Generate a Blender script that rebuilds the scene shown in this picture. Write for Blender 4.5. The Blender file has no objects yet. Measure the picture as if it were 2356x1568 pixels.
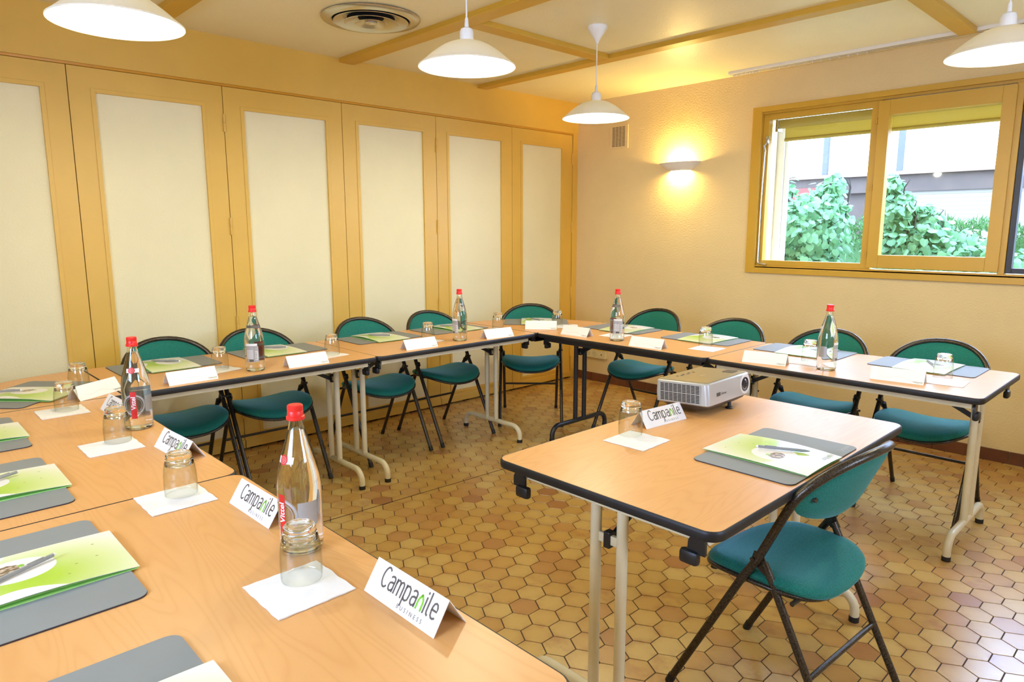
import bpy, bmesh, math, random
from mathutils import Vector, Matrix, noise
random.seed(7)
sc = bpy.context.scene
COL = sc.collection
PI = math.pi

# ------------------------------------------------------------------ camera
cam = bpy.data.cameras.new('camera')
cam.sensor_width = 36.0
cam.lens = 36.0 * 1571.0 / 2356.0
cam.clip_start = 0.02
camo = bpy.data.objects.new('camera', cam)
COL.objects.link(camo)
RX = Vector((0.6910146, 0.7228397, -0.0012392))
RY = Vector((0.1153708, -0.1119833, -0.9869900))
RZ = Vector((-0.7135744, 0.6818816, -0.1607767))
m = Matrix((RX, -RY, -RZ)).transposed().to_4x4()
m.translation = Vector((4.1099, -4.7293, 1.35))
camo.matrix_world = m
sc.camera = camo

# ------------------------------------------------------------------ view, world, light
sc.view_settings.view_transform = 'Standard'
sc.view_settings.look = 'None'
sc.view_settings.gamma = 1.0
sc.view_settings.use_curve_mapping = False
sc.view_settings.exposure = 0.02
sc.cycles.max_bounces = 14
sc.cycles.diffuse_bounces = 6
sc.cycles.transmission_bounces = 12
sc.cycles.transparent_max_bounces = 16
sc.cycles.sample_clamp_indirect = 6.0
sc.cycles.blur_glossy = 0.6

W = bpy.data.worlds.new('daylight')
sc.world = W
W.use_nodes = True
bg = W.node_tree.nodes['Background']
bg.inputs[0].default_value = (0.47, 0.63, 1.0, 1)
bg.inputs[1].default_value = 23.0

BULB_STRENGTH = 520.0
BULB_COLOR = (1.0, 0.93, 0.66)


def portal(name, loc, rot, sx, sy):
    l = bpy.data.lights.new(name, 'AREA')
    l.shape = 'RECTANGLE'
    l.size, l.size_y = sx, sy
    l.cycles.is_portal = True
    o = bpy.data.objects.new(name, l)
    o.location = loc
    o.rotation_euler = rot
    COL.objects.link(o)


portal('opening_portal', (3.15, 0.14, 1.6), (-PI / 2, 0, 0), 2.9, 1.1)
portal('opening_portal', (3.1, -6.14, 1.55), (PI / 2, 0, 0), 1.4, 0.9)  # samples sky through the fill opening added in the rear wall
portal('opening_portal', (5.34, -3.0, 1.55), (0, PI / 2, 0), 0.8, 1.1)  # same for the added fill opening in the side wall

# ------------------------------------------------------------------ materials


class N:
    def __init__(s, name):
        s.m = bpy.data.materials.new(name)
        s.m.use_nodes = True
        s.t = s.m.node_tree
        s.b = s.t.nodes['Principled BSDF']
        s.out = s.t.nodes['Material Output']

    def n(s, kind, **kw):
        nd = s.t.nodes.new(kind)
        for k, v in kw.items():
            setattr(nd, k, v)
        return nd

    def l(s, a, b):
        s.t.links.new(a, b)

    def math(s, op, a, b=None, c=None, clamp=False):
        nd = s.n('ShaderNodeMath', operation=op, use_clamp=clamp)
        for i, v in enumerate((a, b, c)):
            if v is None:
                continue
            if isinstance(v, (int, float)):
                nd.inputs[i].default_value = v
            else:
                s.l(v, nd.inputs[i])
        return nd.outputs[0]

    def mix(s, f, a, b, mode='MIX'):
        nd = s.n('ShaderNodeMix', data_type='RGBA', blend_type=mode)
        for i, v in ((0, f), (6, a), (7, b)):
            if isinstance(v, (int, float)):
                nd.inputs[i].default_value = v
            elif isinstance(v, tuple):
                nd.inputs[i].default_value = (*v[:3], 1)
            else:
                s.l(v, nd.inputs[i])
        return nd.outputs[2]

    def noise(s, scale, vec=None, detail=4, rough=0.5):
        nd = s.n('ShaderNodeTexNoise')
        nd.inputs['Scale'].default_value = scale
        nd.inputs['Detail'].default_value = detail
        nd.inputs['Roughness'].default_value = rough
        if vec is not None:
            s.l(vec, nd.inputs['Vector'])
        return nd.outputs['Fac']

    def ramp(s, f, stops):
        nd = s.n('ShaderNodeValToRGB')
        s.l(f, nd.inputs[0])
        e = nd.color_ramp.elements
        while len(e) < len(stops):
            e.new(0.5)
        for i, (p, c) in enumerate(stops):
            e[i].position = p
            e[i].color = (*c, 1) if len(c) == 3 else c
        return nd.outputs[0]

    def obj(s):
        return s.n('ShaderNodeTexCoord').outputs['Object']

    def bump(s, h, strength=0.3, dist=0.002):
        nd = s.n('ShaderNodeBump')
        nd.inputs['Strength'].default_value = strength
        nd.inputs['Distance'].default_value = dist
        s.l(h, nd.inputs['Height'])
        s.l(nd.outputs[0], s.b.inputs['Normal'])

    def base(s, c):
        if isinstance(c, tuple):
            s.b.inputs['Base Color'].default_value = (*c[:3], 1)
        else:
            s.l(c, s.b.inputs['Base Color'])

    def set(s, **kw):
        for k, v in kw.items():
            s.b.inputs[k.replace('_', ' ')].default_value = v
        return s


def simple(name, c, rough=0.5, vary=0.06, scale=9.0, bump=0.0, bscale=80.0, bdist=0.001, **kw):
    s = N(name)
    co = s.obj()
    f = s.noise(scale, co, 5, 0.6)
    d = tuple(x * (1 - vary) for x in c)
    e = tuple(min(1, x * (1 + vary * 0.6)) for x in c)
    s.base(s.ramp(f, [(0.3, d), (0.7, e)]))
    s.b.inputs['Roughness'].default_value = rough
    if bump:
        s.bump(s.noise(bscale, co, 3, 0.55), bump, bdist)
    for k, v in kw.items():
        s.b.inputs[k.replace('_', ' ')].default_value = v
    return s.m


M = {}
M['mustard'] = simple('mustard_paint', (0.69, 0.43, 0.072), 0.42, 0.05, 3, 0.12, 260, 0.0004)
M['mustard_window'] = simple('window_paint', (0.60, 0.355, 0.035), 0.38, 0.05, 4, 0.1, 260, 0.0004)
M['crepi'] = simple('cream_render', (0.76, 0.60, 0.31), 0.72, 0.05, 2, 0.75, 95, 0.004)
M['door_panel'] = simple('cream_door_panel', (0.80, 0.735, 0.47), 0.75, 0.04, 2, 0.7, 110, 0.003)
M['ceiling'] = simple('ceiling_plaster', (0.84, 0.77, 0.52), 0.36, 0.04, 1.5, 0.55, 75, 0.004)
M['skirting'] = simple('brown_skirting_tile', (0.145, 0.05, 0.022), 0.3, 0.3, 6)
M['leg_cream'] = simple('cream_leg_enamel', (0.70, 0.62, 0.40), 0.32, 0.06, 14, 0.05, 300, 0.0004)
M['leg_black'] = simple('black_leg_enamel', (0.018, 0.018, 0.02), 0.35, 0.2, 14)
M['band'] = simple('black_edge_band', (0.009, 0.0085, 0.0085), 0.5, 0.3, 30, 0.2, 200, 0.0006)
M['plastic_black'] = simple('black_plastic', (0.012, 0.012, 0.012), 0.4, 0.2, 20)
M['rubber'] = simple('black_rubber', (0.01, 0.009, 0.009), 0.6, 0.2, 20)
M['steel'] = simple('steel', (0.55, 0.55, 0.55), 0.25, 0.05, 20, Metallic=1.0)
M['mat'] = simple('grey_desk_mat', (0.235, 0.255, 0.25), 0.62, 0.03, 8)
M['mat_edge'] = simple('dark_mat_backing', (0.03, 0.02, 0.03), 0.6, 0.1, 8)
M['paper'] = simple('white_paper', (0.86, 0.85, 0.81), 0.6, 0.02, 20)
M['napkin'] = simple('white_napkin', (0.88, 0.87, 0.83), 0.9, 0.03, 30, 0.4, 160, 0.001)
M['ink'] = simple('grey_ink', (0.12, 0.098, 0.075), 0.6, 0.05, 40)
M['ink_light'] = simple('pale_ink', (0.36, 0.34, 0.31), 0.6, 0.05, 40)
M['ink_pale'] = simple('very_pale_ink', (0.52, 0.50, 0.46), 0.6, 0.05, 40)
M['caption'] = simple('taupe_ink', (0.20, 0.165, 0.13), 0.6, 0.05, 40)
M['green_ink'] = simple('green_ink', (0.20, 0.52, 0.02), 0.6, 0.05, 40)
M['green_page'] = simple('green_folder_inside', (0.50, 0.86, 0.26), 0.55, 0.04, 40)
M['red'] = simple('red_plastic', (0.80, 0.022, 0.015), 0.35, 0.06, 30)
M['red_label'] = simple('red_label', (0.62, 0.018, 0.014), 0.45, 0.06, 30)
M['white_label'] = simple('white_label', (0.80, 0.80, 0.80), 0.5, 0.03, 30)
M['silver_label'] = simple('silver_label', (0.48, 0.49, 0.50), 0.35, 0.06, 60, Metallic=0.5)
M['pencil'] = simple('grey_pencil_plastic', (0.27, 0.275, 0.27), 0.3, 0.06, 60)
M['eraser'] = simple('white_eraser', (0.85, 0.85, 0.83), 0.7, 0.03, 60)
M['shade'] = None
M['white_plastic'] = simple('white_plastic', (0.82, 0.81, 0.77), 0.35, 0.02, 20)
M['vent_metal'] = simple('brushed_ceiling_vent', (0.56, 0.53, 0.46), 0.26, 0.05, 20, Metallic=0.9)
M['dark_hole'] = simple('dark_recess', (0.02, 0.018, 0.015), 0.9, 0.1, 20)
M['grille'] = simple('cream_grille', (0.72, 0.56, 0.30), 0.5, 0.03, 20)
M['plaster_lamp'] = simple('white_plaster', (0.80, 0.78, 0.74), 0.6, 0.02, 20)
M['socket'] = simple('cream_socket', (0.70, 0.62, 0.36), 0.4, 0.03, 20)
M['proj_body'] = simple('silver_projector_plastic', (0.50, 0.50, 0.48), 0.32, 0.02, 20, Metallic=0.35)
M['proj_top'] = simple('bronze_projector_lid', (0.33, 0.27, 0.14), 0.36, 0.03, 20, Metallic=0.35)
M['proj_dark'] = simple('dark_projector_base', (0.07, 0.055, 0.045), 0.45, 0.1, 20)
M['alu'] = simple('dark_gasket', (0.02, 0.02, 0.024), 0.4, 0.2, 20)
M['track'] = simple('white_track', (0.80, 0.78, 0.72), 0.35, 0.03, 20)
M['ext_white'] = simple('exterior_white_render', (0.86, 0.86, 0.86), 0.8, 0.03, 4)
M['ext_band'] = simple('exterior_brown_fascia', (0.060, 0.040, 0.026), 0.7, 0.2, 6)
M['ext_tan'] = simple('exterior_tan_ledge', (0.16, 0.10, 0.06), 0.7, 0.1, 6)
M['ext_grey'] = simple('exterior_grey_post', (0.055, 0.058, 0.07), 0.6, 0.1, 6)
M['ext_red'] = simple('exterior_red_shutter', (0.20, 0.03, 0.018), 0.7, 0.1, 6)
M['ground'] = simple('garden_soil', (0.22, 0.23, 0.20), 0.9, 0.2, 4)
M['bark'] = simple('twig_bark', (0.035, 0.028, 0.022), 0.8, 0.3, 20)


def fabric():
    s = N('green_wool_fabric')
    co = s.obj()
    f = s.noise(300, co, 3, 0.7)
    g = s.noise(5, co, 3, 0.5)
    c = s.ramp(f, [(0.34, (0.0, 0.085, 0.06)), (0.66, (0.002, 0.20, 0.145))])
    s.base(s.mix(s.math('MULTIPLY', g, 0.25), c, (0.0, 0.11, 0.08)))
    s.set(Roughness=0.85, Sheen_Weight=0.55, Sheen_Roughness=0.35, Sheen_Tint=(0.35, 0.85, 1.0, 1))
    s.bump(f, 0.5, 0.0015)
    return s.m


M['fabric'] = fabric()


def hammered():
    s = N('hammered_bronze_tube')
    co = s.obj()
    f = s.noise(330, co, 2, 0.6)
    s.base(s.ramp(f, [(0.35, (0.018, 0.013, 0.009)), (0.70, (0.10, 0.08, 0.055))]))
    s.set(Roughness=0.30, Metallic=0.55)
    s.bump(f, 0.35, 0.0008)
    return s.m


M['tube'] = hammered()


def beech():
    s = N('beech_laminate')
    tc = s.n('ShaderNodeTexCoord')
    info = s.n('ShaderNodeObjectInfo')
    add = s.n('ShaderNodeVectorMath', operation='ADD')
    mp = s.n('ShaderNodeMapping')
    mp.inputs['Scale'].default_value = (1.1, 9.0, 1.0)
    s.l(tc.outputs['Object'], add.inputs[0])
    com = s.n('ShaderNodeCombineXYZ')
    s.l(s.math('MULTIPLY', info.outputs['Random'], 7.0), com.inputs[0])
    s.l(s.math('MULTIPLY', info.outputs['Random'], 3.0), com.inputs[1])
    s.l(com.outputs[0], add.inputs[1])
    s.l(add.outputs[0], mp.inputs['Vector'])
    big = s.noise(0.9, mp.outputs[0], 2, 0.4)
    w = s.math('FRACT', s.math('MULTIPLY', big, 24.0))
    w = s.math('ABSOLUTE', s.math('SUBTRACT', w, 0.5))
    fine = s.noise(60, mp.outputs[0], 4, 0.7)
    c1 = s.ramp(w, [(0.0, (0.68, 0.345, 0.115)), (0.22, (0.715, 0.375, 0.132)), (0.5, (0.725, 0.385, 0.138))])
    s.base(s.mix(s.math('MULTIPLY', fine, 0.20), c1, (0.62, 0.32, 0.095)))
    s.set(Roughness=0.36, Specular_IOR_Level=0.5)
    s.bump(fine, 0.05, 0.0004)
    return s.m


M['beech'] = beech()


def tiles():
    s = N('hexagonal_terracotta_tile')
    geo = s.n('ShaderNodeNewGeometry')
    at = s.n('ShaderNodeAttribute', attribute_name='edge')
    rnd = geo.outputs['Random Per Island']
    co = s.obj()
    n1 = s.noise(14, co, 4, 0.6)
    n2 = s.noise(60, co, 4, 0.6)
    c = s.ramp(rnd, [(0.0, (0.34, 0.14, 0.045)), (0.05, (0.46, 0.235, 0.070)), (0.35, (0.52, 0.31, 0.072)),
                     (0.65, (0.56, 0.355, 0.090)), (1.0, (0.60, 0.42, 0.135))])
    burn = s.math('MULTIPLY', s.math('SUBTRACT', n1, 0.40), 3.0, clamp=True)
    e = s.math('POWER', at.outputs['Fac'], 2.2)
    f = s.math('MULTIPLY', s.math('MULTIPLY', burn, e), 0.85, clamp=True)
    c = s.mix(f, c, (0.32, 0.125, 0.022))
    rr = s.math('FRACT', s.math('MULTIPLY', rnd, 37.0))
    spot = s.math('MULTIPLY', s.math('GREATER_THAN', rr, 0.86), s.math('MULTIPLY', s.math('SUBTRACT', 1.0, e), s.math('MULTIPLY', burn, 0.8)))
    c = s.mix(spot, c, (0.30, 0.11, 0.03))
    c = s.mix(s.math('MULTIPLY', n2, 0.14), c, (0.40, 0.2, 0.06))
    s.base(c)
    s.l(s.math('ADD', s.math('MULTIPLY', n2, 0.12), 0.24), s.b.inputs['Roughness'])
    s.set(Coat_Weight=0.5, Coat_Roughness=0.28)
    s.bump(n2, 0.12, 0.0015)
    return s.m


M['tile'] = tiles()
M['grout'] = simple('dark_grout', (0.040, 0.021, 0.009), 0.8, 0.3, 30)


def glass(name, ior=1.5, c=(1, 1, 1), rough=0.0):
    s = N(name)
    s.set(Roughness=rough, IOR=ior, Transmission_Weight=1.0)
    s.base(c)
    return s.m


M['glass'] = glass('clear_tumbler_glass', 1.5, (0.99, 1.0, 0.98))
M['bottle'] = glass('pale_bottle_glass', 1.5, (0.985, 0.995, 0.97))
def thin():
    s = N('thin_tumbler_wall_glass')
    lw = s.n('ShaderNodeLayerWeight')
    lw.inputs['Blend'].default_value = 0.5
    t = s.n('ShaderNodeBsdfTransparent')
    s.l(s.ramp(lw.outputs['Facing'], [(0.0, (0.97, 0.975, 0.96)), (0.75, (0.93, 0.94, 0.91)), (0.90, (0.72, 0.73, 0.66)), (1.0, (0.40, 0.41, 0.34))]), t.inputs[0])
    g = s.n('ShaderNodeBsdfGlossy')
    g.inputs['Roughness'].default_value = 0.01
    mx = s.n('ShaderNodeMixShader')
    s.l(s.math('ADD', s.math('MULTIPLY', s.math('POWER', lw.outputs['Facing'], 5.0), 0.55), 0.06, clamp=True), mx.inputs[0])
    s.l(t.outputs[0], mx.inputs[1])
    s.l(g.outputs[0], mx.inputs[2])
    s.l(mx.outputs[0], s.out.inputs[0])
    return s.m


M['thin_glass'] = thin()
M['water'] = glass('water', 1.33, (0.99, 1.0, 0.99))


def pane():
    s = N('window_pane_glass')
    t = s.n('ShaderNodeBsdfTransparent')
    t.inputs[0].default_value = (0.97, 0.985, 0.98, 1)
    g = s.n('ShaderNodeBsdfGlossy')
    g.inputs['Roughness'].default_value = 0.02
    lw = s.n('ShaderNodeLayerWeight')
    lw.inputs['Blend'].default_value = 0.5
    mx = s.n('ShaderNodeMixShader')
    s.l(s.math('ADD', s.math('MULTIPLY', s.math('POWER', lw.outputs['Facing'], 5.0), 0.9), 0.04, clamp=True), mx.inputs[0])
    s.l(t.outputs[0], mx.inputs[1])
    s.l(g.outputs[0], mx.inputs[2])
    s.l(mx.outputs[0], s.out.inputs[0])
    return s.m


M['pane'] = pane()


def emis(name, c, st):
    s = N(name)
    s.base((0.9, 0.9, 0.9))
    s.b.inputs['Emission Color'].default_value = (*c, 1)
    s.b.inputs['Emission Strength'].default_value = st
    return s.m


M['bulb'] = emis('lit_bulb', BULB_COLOR, BULB_STRENGTH)
M['bulb_wall'] = emis('lit_wall_bulb', (1.0, 0.68, 0.22), 1400.0)


def shade():
    s = N('white_enamel_shade')
    s.base((0.84, 0.81, 0.72))
    s.set(Roughness=0.35)
    tr = s.n('ShaderNodeBsdfTranslucent')
    tr.inputs[0].default_value = (0.85, 0.80, 0.62, 1)
    mx = s.n('ShaderNodeMixShader')
    mx.inputs[0].default_value = 0.20
    s.l(s.b.outputs[0], mx.inputs[1])
    s.l(tr.outputs[0], mx.inputs[2])
    s.l(mx.outputs[0], s.out.inputs[0])
    return s.m


M['shade'] = shade()


def cover():
    s = N('printed_green_cover')
    uv = s.n('ShaderNodeUVMap')
    sep = s.n('ShaderNodeSeparateXYZ')
    s.l(uv.outputs[0], sep.inputs[0])
    u, v = sep.outputs[0], sep.outputs[1]

    def dist(cu, cv, ku, kv):
        a = s.math('POWER', s.math('MULTIPLY', s.math('SUBTRACT', u, cu), ku), 2.0)
        b = s.math('POWER', s.math('MULTIPLY', s.math('SUBTRACT', v, cv), kv), 2.0)
        return s.math('SQRT', s.math('ADD', a, b))
    d = dist(0.72, 0.50, 0.75, 1.0)
    g = s.math('SUBTRACT', 1.0, s.math('MULTIPLY', d, 1.55), clamp=True)
    c = s.ramp(g, [(0.0, (0.84, 0.84, 0.72)), (0.35, (0.66, 0.76, 0.36)), (0.8, (0.42, 0.62, 0.05)), (1.0, (0.38, 0.60, 0.03))])
    # white sweep across the lower right
    edge = s.math('ADD', s.math('MULTIPLY', s.math('SINE', s.math('MULTIPLY', v, 4.2)), -0.30), 1.14)
    sweep = s.math('GREATER_THAN', s.math('SUBTRACT', u, edge), 0.0)
    low = s.math('LESS_THAN', v, s.math('ADD', s.math('MULTIPLY', u, -0.35), 0.42))
    blob = s.math('LESS_THAN', dist(0.42, 0.44, 0.95, 1.25), 0.25)
    w = s.math('MAXIMUM', s.math('MAXIMUM', sweep, low), blob)
    c = s.mix(w, c, (0.86, 0.85, 0.81))
    n = s.n('ShaderNodeTexVoronoi')
    n.inputs['Scale'].default_value = 34
    s.l(uv.outputs[0], n.inputs['Vector'])
    st = s.ramp(n.outputs['Distance'], [(0.1, (0.80, 0.74, 0.62)), (0.42, (0.52, 0.40, 0.26)), (0.7, (0.13, 0.08, 0.05))])
    pic = s.math('LESS_THAN', s.math('ADD', dist(0.38, 0.40, 1.1, 1.5), s.math('MULTIPLY', s.noise(9, uv.outputs[0], 3), 0.14)), 0.18)
    c = s.mix(pic, c, st)
    gp = s.math('LESS_THAN', dist(0.33, 0.47, 1.0, 1.8), 0.032)
    c = s.mix(gp, c, (0.25, 0.55, 0.04))
    for cu, cv in ((0.62, 0.72), (0.80, 0.66), (0.25, 0.86), (0.88, 0.30), (0.55, 0.84)):
        c = s.mix(s.math('LESS_THAN', dist(cu, cv, 1.0, 1.4), 0.012), c, (0.35, 0.42, 0.10))
    s.base(c)
    s.set(Roughness=0.32, Coat_Weight=0.2)
    return s.m


M['cover'] = cover()


def striped(name, c1, c2, per, axis=2, rough=0.7):
    s = N(name)
    sep = s.n('ShaderNodeSeparateXYZ')
    s.l(s.obj(), sep.inputs[0])
    f = s.math('FRACT', s.math('DIVIDE', sep.outputs[axis], per))
    s.base(s.mix(s.math('GREATER_THAN', f, 0.75), c1, c2))
    s.set(Roughness=rough)
    s.bump(f, 0.6, 0.01)
    return s.m


M['shutter'] = striped('beige_roller_shutter', (0.24, 0.21, 0.165), (0.17, 0.15, 0.12), 0.055)


def leafmat(name, a, b, tr):
    s = N(name)
    geo = s.n('ShaderNodeNewGeometry')
    c = s.ramp(geo.outputs['Random Per Island'], [(0.0, a), (1.0, b)])
    s.base(c)
    s.set(Roughness=0.45)
    t = s.n('ShaderNodeBsdfTranslucent')
    s.l(c, t.inputs[0])
    mx = s.n('ShaderNodeMixShader')
    mx.inputs[0].default_value = tr
    s.l(s.b.outputs[0], mx.inputs[1])
    s.l(t.outputs[0], mx.inputs[2])
    s.l(mx.outputs[0], s.out.inputs[0])
    return s.m


M['leaf'] = leafmat('pale_green_leaf', (0.09, 0.25, 0.10), (0.22, 0.44, 0.21), 0.48)
M['conifer'] = leafmat('conifer_green', (0.02, 0.08, 0.012), (0.05, 0.16, 0.03), 0.2)


def awning():
    s = N('yellow_green_blind_cloth')
    s.base((0.46, 0.37, 0.12))
    s.set(Roughness=0.7)
    t = s.n('ShaderNodeBsdfTranslucent')
    t.inputs[0].default_value = (0.62, 0.48, 0.13, 1)
    mx = s.n('ShaderNodeMixShader')
    mx.inputs[0].default_value = 0.45
    s.l(s.b.outputs[0], mx.inputs[1])
    s.l(t.outputs[0], mx.inputs[2])
    s.l(mx.outputs[0], s.out.inputs[0])
    return s.m


M['awning'] = awning()

# ------------------------------------------------------------------ mesh helpers


def BM():
    return bmesh.new()


def obj(name, bm, mat, parent=None, smooth=35, loc=None, rot=None):
    bmesh.ops.recalc_face_normals(bm, faces=bm.faces)
    me = bpy.data.meshes.new(name)
    if smooth:
        lim = math.radians(smooth)
        for e in bm.edges:
            if len(e.link_faces) == 2 and e.calc_face_angle(0) > lim:
                e.smooth = False
        for f in bm.faces:
            f.smooth = True
    bm.to_mesh(me)
    bm.free()
    for x in (mat if isinstance(mat, (list, tuple)) else [mat]):
        me.materials.append(x)
    o = bpy.data.objects.new(name, me)
    COL.objects.link(o)
    if parent:
        o.parent = parent
    if loc:
        o.location = loc
    if rot:
        o.rotation_euler = rot
    return o


def thing(name, label, cat, loc=(0, 0, 0), rz=0.0, group=None):
    o = bpy.data.objects.new(name, None)
    o.empty_display_size = 0.05
    COL.objects.link(o)
    o.location = loc
    o.rotation_euler = (0, 0, rz)
    return tag(o, label, cat, group)


def tag(o, label, cat, group=None, kind=None):
    o['label'] = label
    o['category'] = cat
    if group:
        o['group'] = group
    if kind:
        o['kind'] = kind
    return o


def struct(o, label=None):
    o['kind'] = 'structure'
    if label:
        o['label'] = label
    return o


def dup(root, loc, rz, label, group=None, rx=0.0):
    r = root.copy()
    COL.objects.link(r)
    r.location = loc
    r.rotation_euler = (rx, 0, rz)
    r['label'] = label
    if group:
        r['group'] = group
    for ch in list(root.children):
        c = ch.copy()
        COL.objects.link(c)
        c.parent = r
        for g in ch.children:
            d = g.copy()
            COL.objects.link(d)
            d.parent = c
    return r


def box(bm, x0, x1, y0, y1, z0, z1, bev=0.0):
    vs = [bm.verts.new(p) for p in ((x0, y0, z0), (x1, y0, z0), (x1, y1, z0), (x0, y1, z0),
                                    (x0, y0, z1), (x1, y0, z1), (x1, y1, z1), (x0, y1, z1))]
    fs = [bm.faces.new([vs[i] for i in q]) for q in ((0, 3, 2, 1), (4, 5, 6, 7), (0, 1, 5, 4), (1, 2, 6, 5), (2, 3, 7, 6), (3, 0, 4, 7))]
    if bev:
        es = list({e for f in fs for e in f.edges})
        bmesh.ops.bevel(bm, geom=es, offset=bev, segments=2, affect='EDGES', profile=0.5)
    return bm


def tube(bm, pts, r, seg=12, closed=False, cap=True, radii=None):
    pts = [Vector(p) for p in pts]
    n = len(pts)
    rings = []
    prev = None
    for i, p in enumerate(pts):
        if closed:
            t = (pts[(i + 1) % n] - pts[i - 1]).normalized()
        elif i == 0:
            t = (pts[1] - p).normalized()
        elif i == n - 1:
            t = (p - pts[i - 1]).normalized()
        else:
            t = ((pts[i + 1] - p).normalized() + (p - pts[i - 1]).normalized()).normalized()
        if prev is None:
            a = Vector((0, 0, 1)) if abs(t.z) < 0.9 else Vector((1, 0, 0))
            u = t.cross(a).normalized()
        else:
            u = (prev - t * prev.dot(t)).normalized()
        prev = u
        v = t.cross(u)
        rr = radii[i] if radii else r
        rings.append([bm.verts.new(p + (u * math.cos(2 * PI * k / seg) + v * math.sin(2 * PI * k / seg)) * rr) for k in range(seg)])
    m_ = n if closed else n - 1
    for i in range(m_):
        a, b = rings[i], rings[(i + 1) % n]
        for k in range(seg):
            bm.faces.new((a[k], a[(k + 1) % seg], b[(k + 1) % seg], b[k]))
    if cap and not closed:
        bm.faces.new(rings[0][::-1])
        bm.faces.new(rings[-1])
    return bm


def lathe(bm, prof, seg=32, cx=0, cy=0, a0=0.0, a1=2 * PI):
    full = abs(a1 - a0 - 2 * PI) < 1e-6
    cols = []
    cnt = seg if full else seg + 1
    for k in range(cnt):
        a = a0 + (a1 - a0) * k / seg
        cols.append([bm.verts.new((cx + r * math.cos(a), cy + r * math.sin(a), z)) if r > 1e-6 or k == 0 else None for r, z in prof])
    for k in range(cnt):
        for j, (r, z) in enumerate(prof):
            if cols[k][j] is None:
                cols[k][j] = cols[0][j]
    for k in range(seg):
        a, b = cols[k], cols[(k + 1) % cnt]
        for j in range(len(prof) - 1):
            q = []
            for v in (a[j], b[j], b[j + 1], a[j + 1]):
                if v not in q:
                    q.append(v)
            if len(q) > 2:
                try:
                    bm.faces.new(q)
                except ValueError:
                    pass
    return bm


def rrect(w, h, r, n=6, o=0.0):
    w2, h2, r = w / 2 + o, h / 2 + o, max(0.0005, r + o)
    out = []
    for cx, cy, a in ((w2 - r, h2 - r, 0), (-w2 + r, h2 - r, 90), (-w2 + r, -h2 + r, 180), (w2 - r, -h2 + r, 270)):
        for k in range(n + 1):
            t = math.radians(a + 90 * k / n)
            out.append((cx + r * math.cos(t), cy + r * math.sin(t)))
    return out


def qround(R, n=28, o=0.0):
    """quarter disc whose square corner sits at the origin, arc in the +x +y quadrant"""
    out = [(-o, -o)]
    for k in range(n + 1):
        t = PI / 2 * k / n
        out.append(((R + o) * math.cos(t), (R + o) * math.sin(t)))
    # straight ends pushed out by o
    out[1] = (R + o, -o)
    out[-1] = (-o, R + o)
    return out


def loft(bm, rings, capa=True, capb=True):
    rs = [[bm.verts.new(p) for p in ring] for ring in rings]
    n = len(rs[0])
    for a, b in zip(rs, rs[1:]):
        for k in range(n):
            bm.faces.new((a[k], a[(k + 1) % n], b[(k + 1) % n], b[k]))
    if capa:
        bm.faces.new(rs[0][::-1])
    if capb:
        bm.faces.new(rs[-1])
    return rs


def prism(bm, pts, z0, z1, bev=0.0):
    rs = [[(x, y, z0) for x, y in pts], [(x, y, z1) for x, y in pts]]
    loft(bm, rs)
    return bm


def text_mesh(body, size, spacing=1.0, bold=0.0):
    cu = bpy.data.curves.new('lettering', 'FONT')
    cu.body = body
    cu.size = size
    cu.space_character = spacing
    cu.offset = bold
    cu.resolution_u = 3
    o = bpy.data.objects.new('lettering', cu)
    COL.objects.link(o)
    dg = bpy.context.evaluated_depsgraph_get()
    me = bpy.data.meshes.new_from_object(o.evaluated_get(dg))
    bpy.data.objects.remove(o)
    bpy.data.curves.remove(cu)
    return me


def text_bm(body, size, fn, spacing=1.0, bold=0.0, sub=0.0):
    """text laid through fn(x, y) -> point"""
    me = text_mesh(body, size, spacing, bold)
    bm = BM()
    bm.from_mesh(me)
    bpy.data.meshes.remove(me)
    bmesh.ops.triangulate(bm, faces=bm.faces)
    if sub:
        for _ in range(2):
            es = [e for e in bm.edges if e.calc_length() > sub]
            if es:
                bmesh.ops.subdivide_edges(bm, edges=es, cuts=1)
                bmesh.ops.triangulate(bm, faces=bm.faces)
    for v in bm.verts:
        v.co = fn(v.co.x, v.co.y)
    return bm


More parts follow.
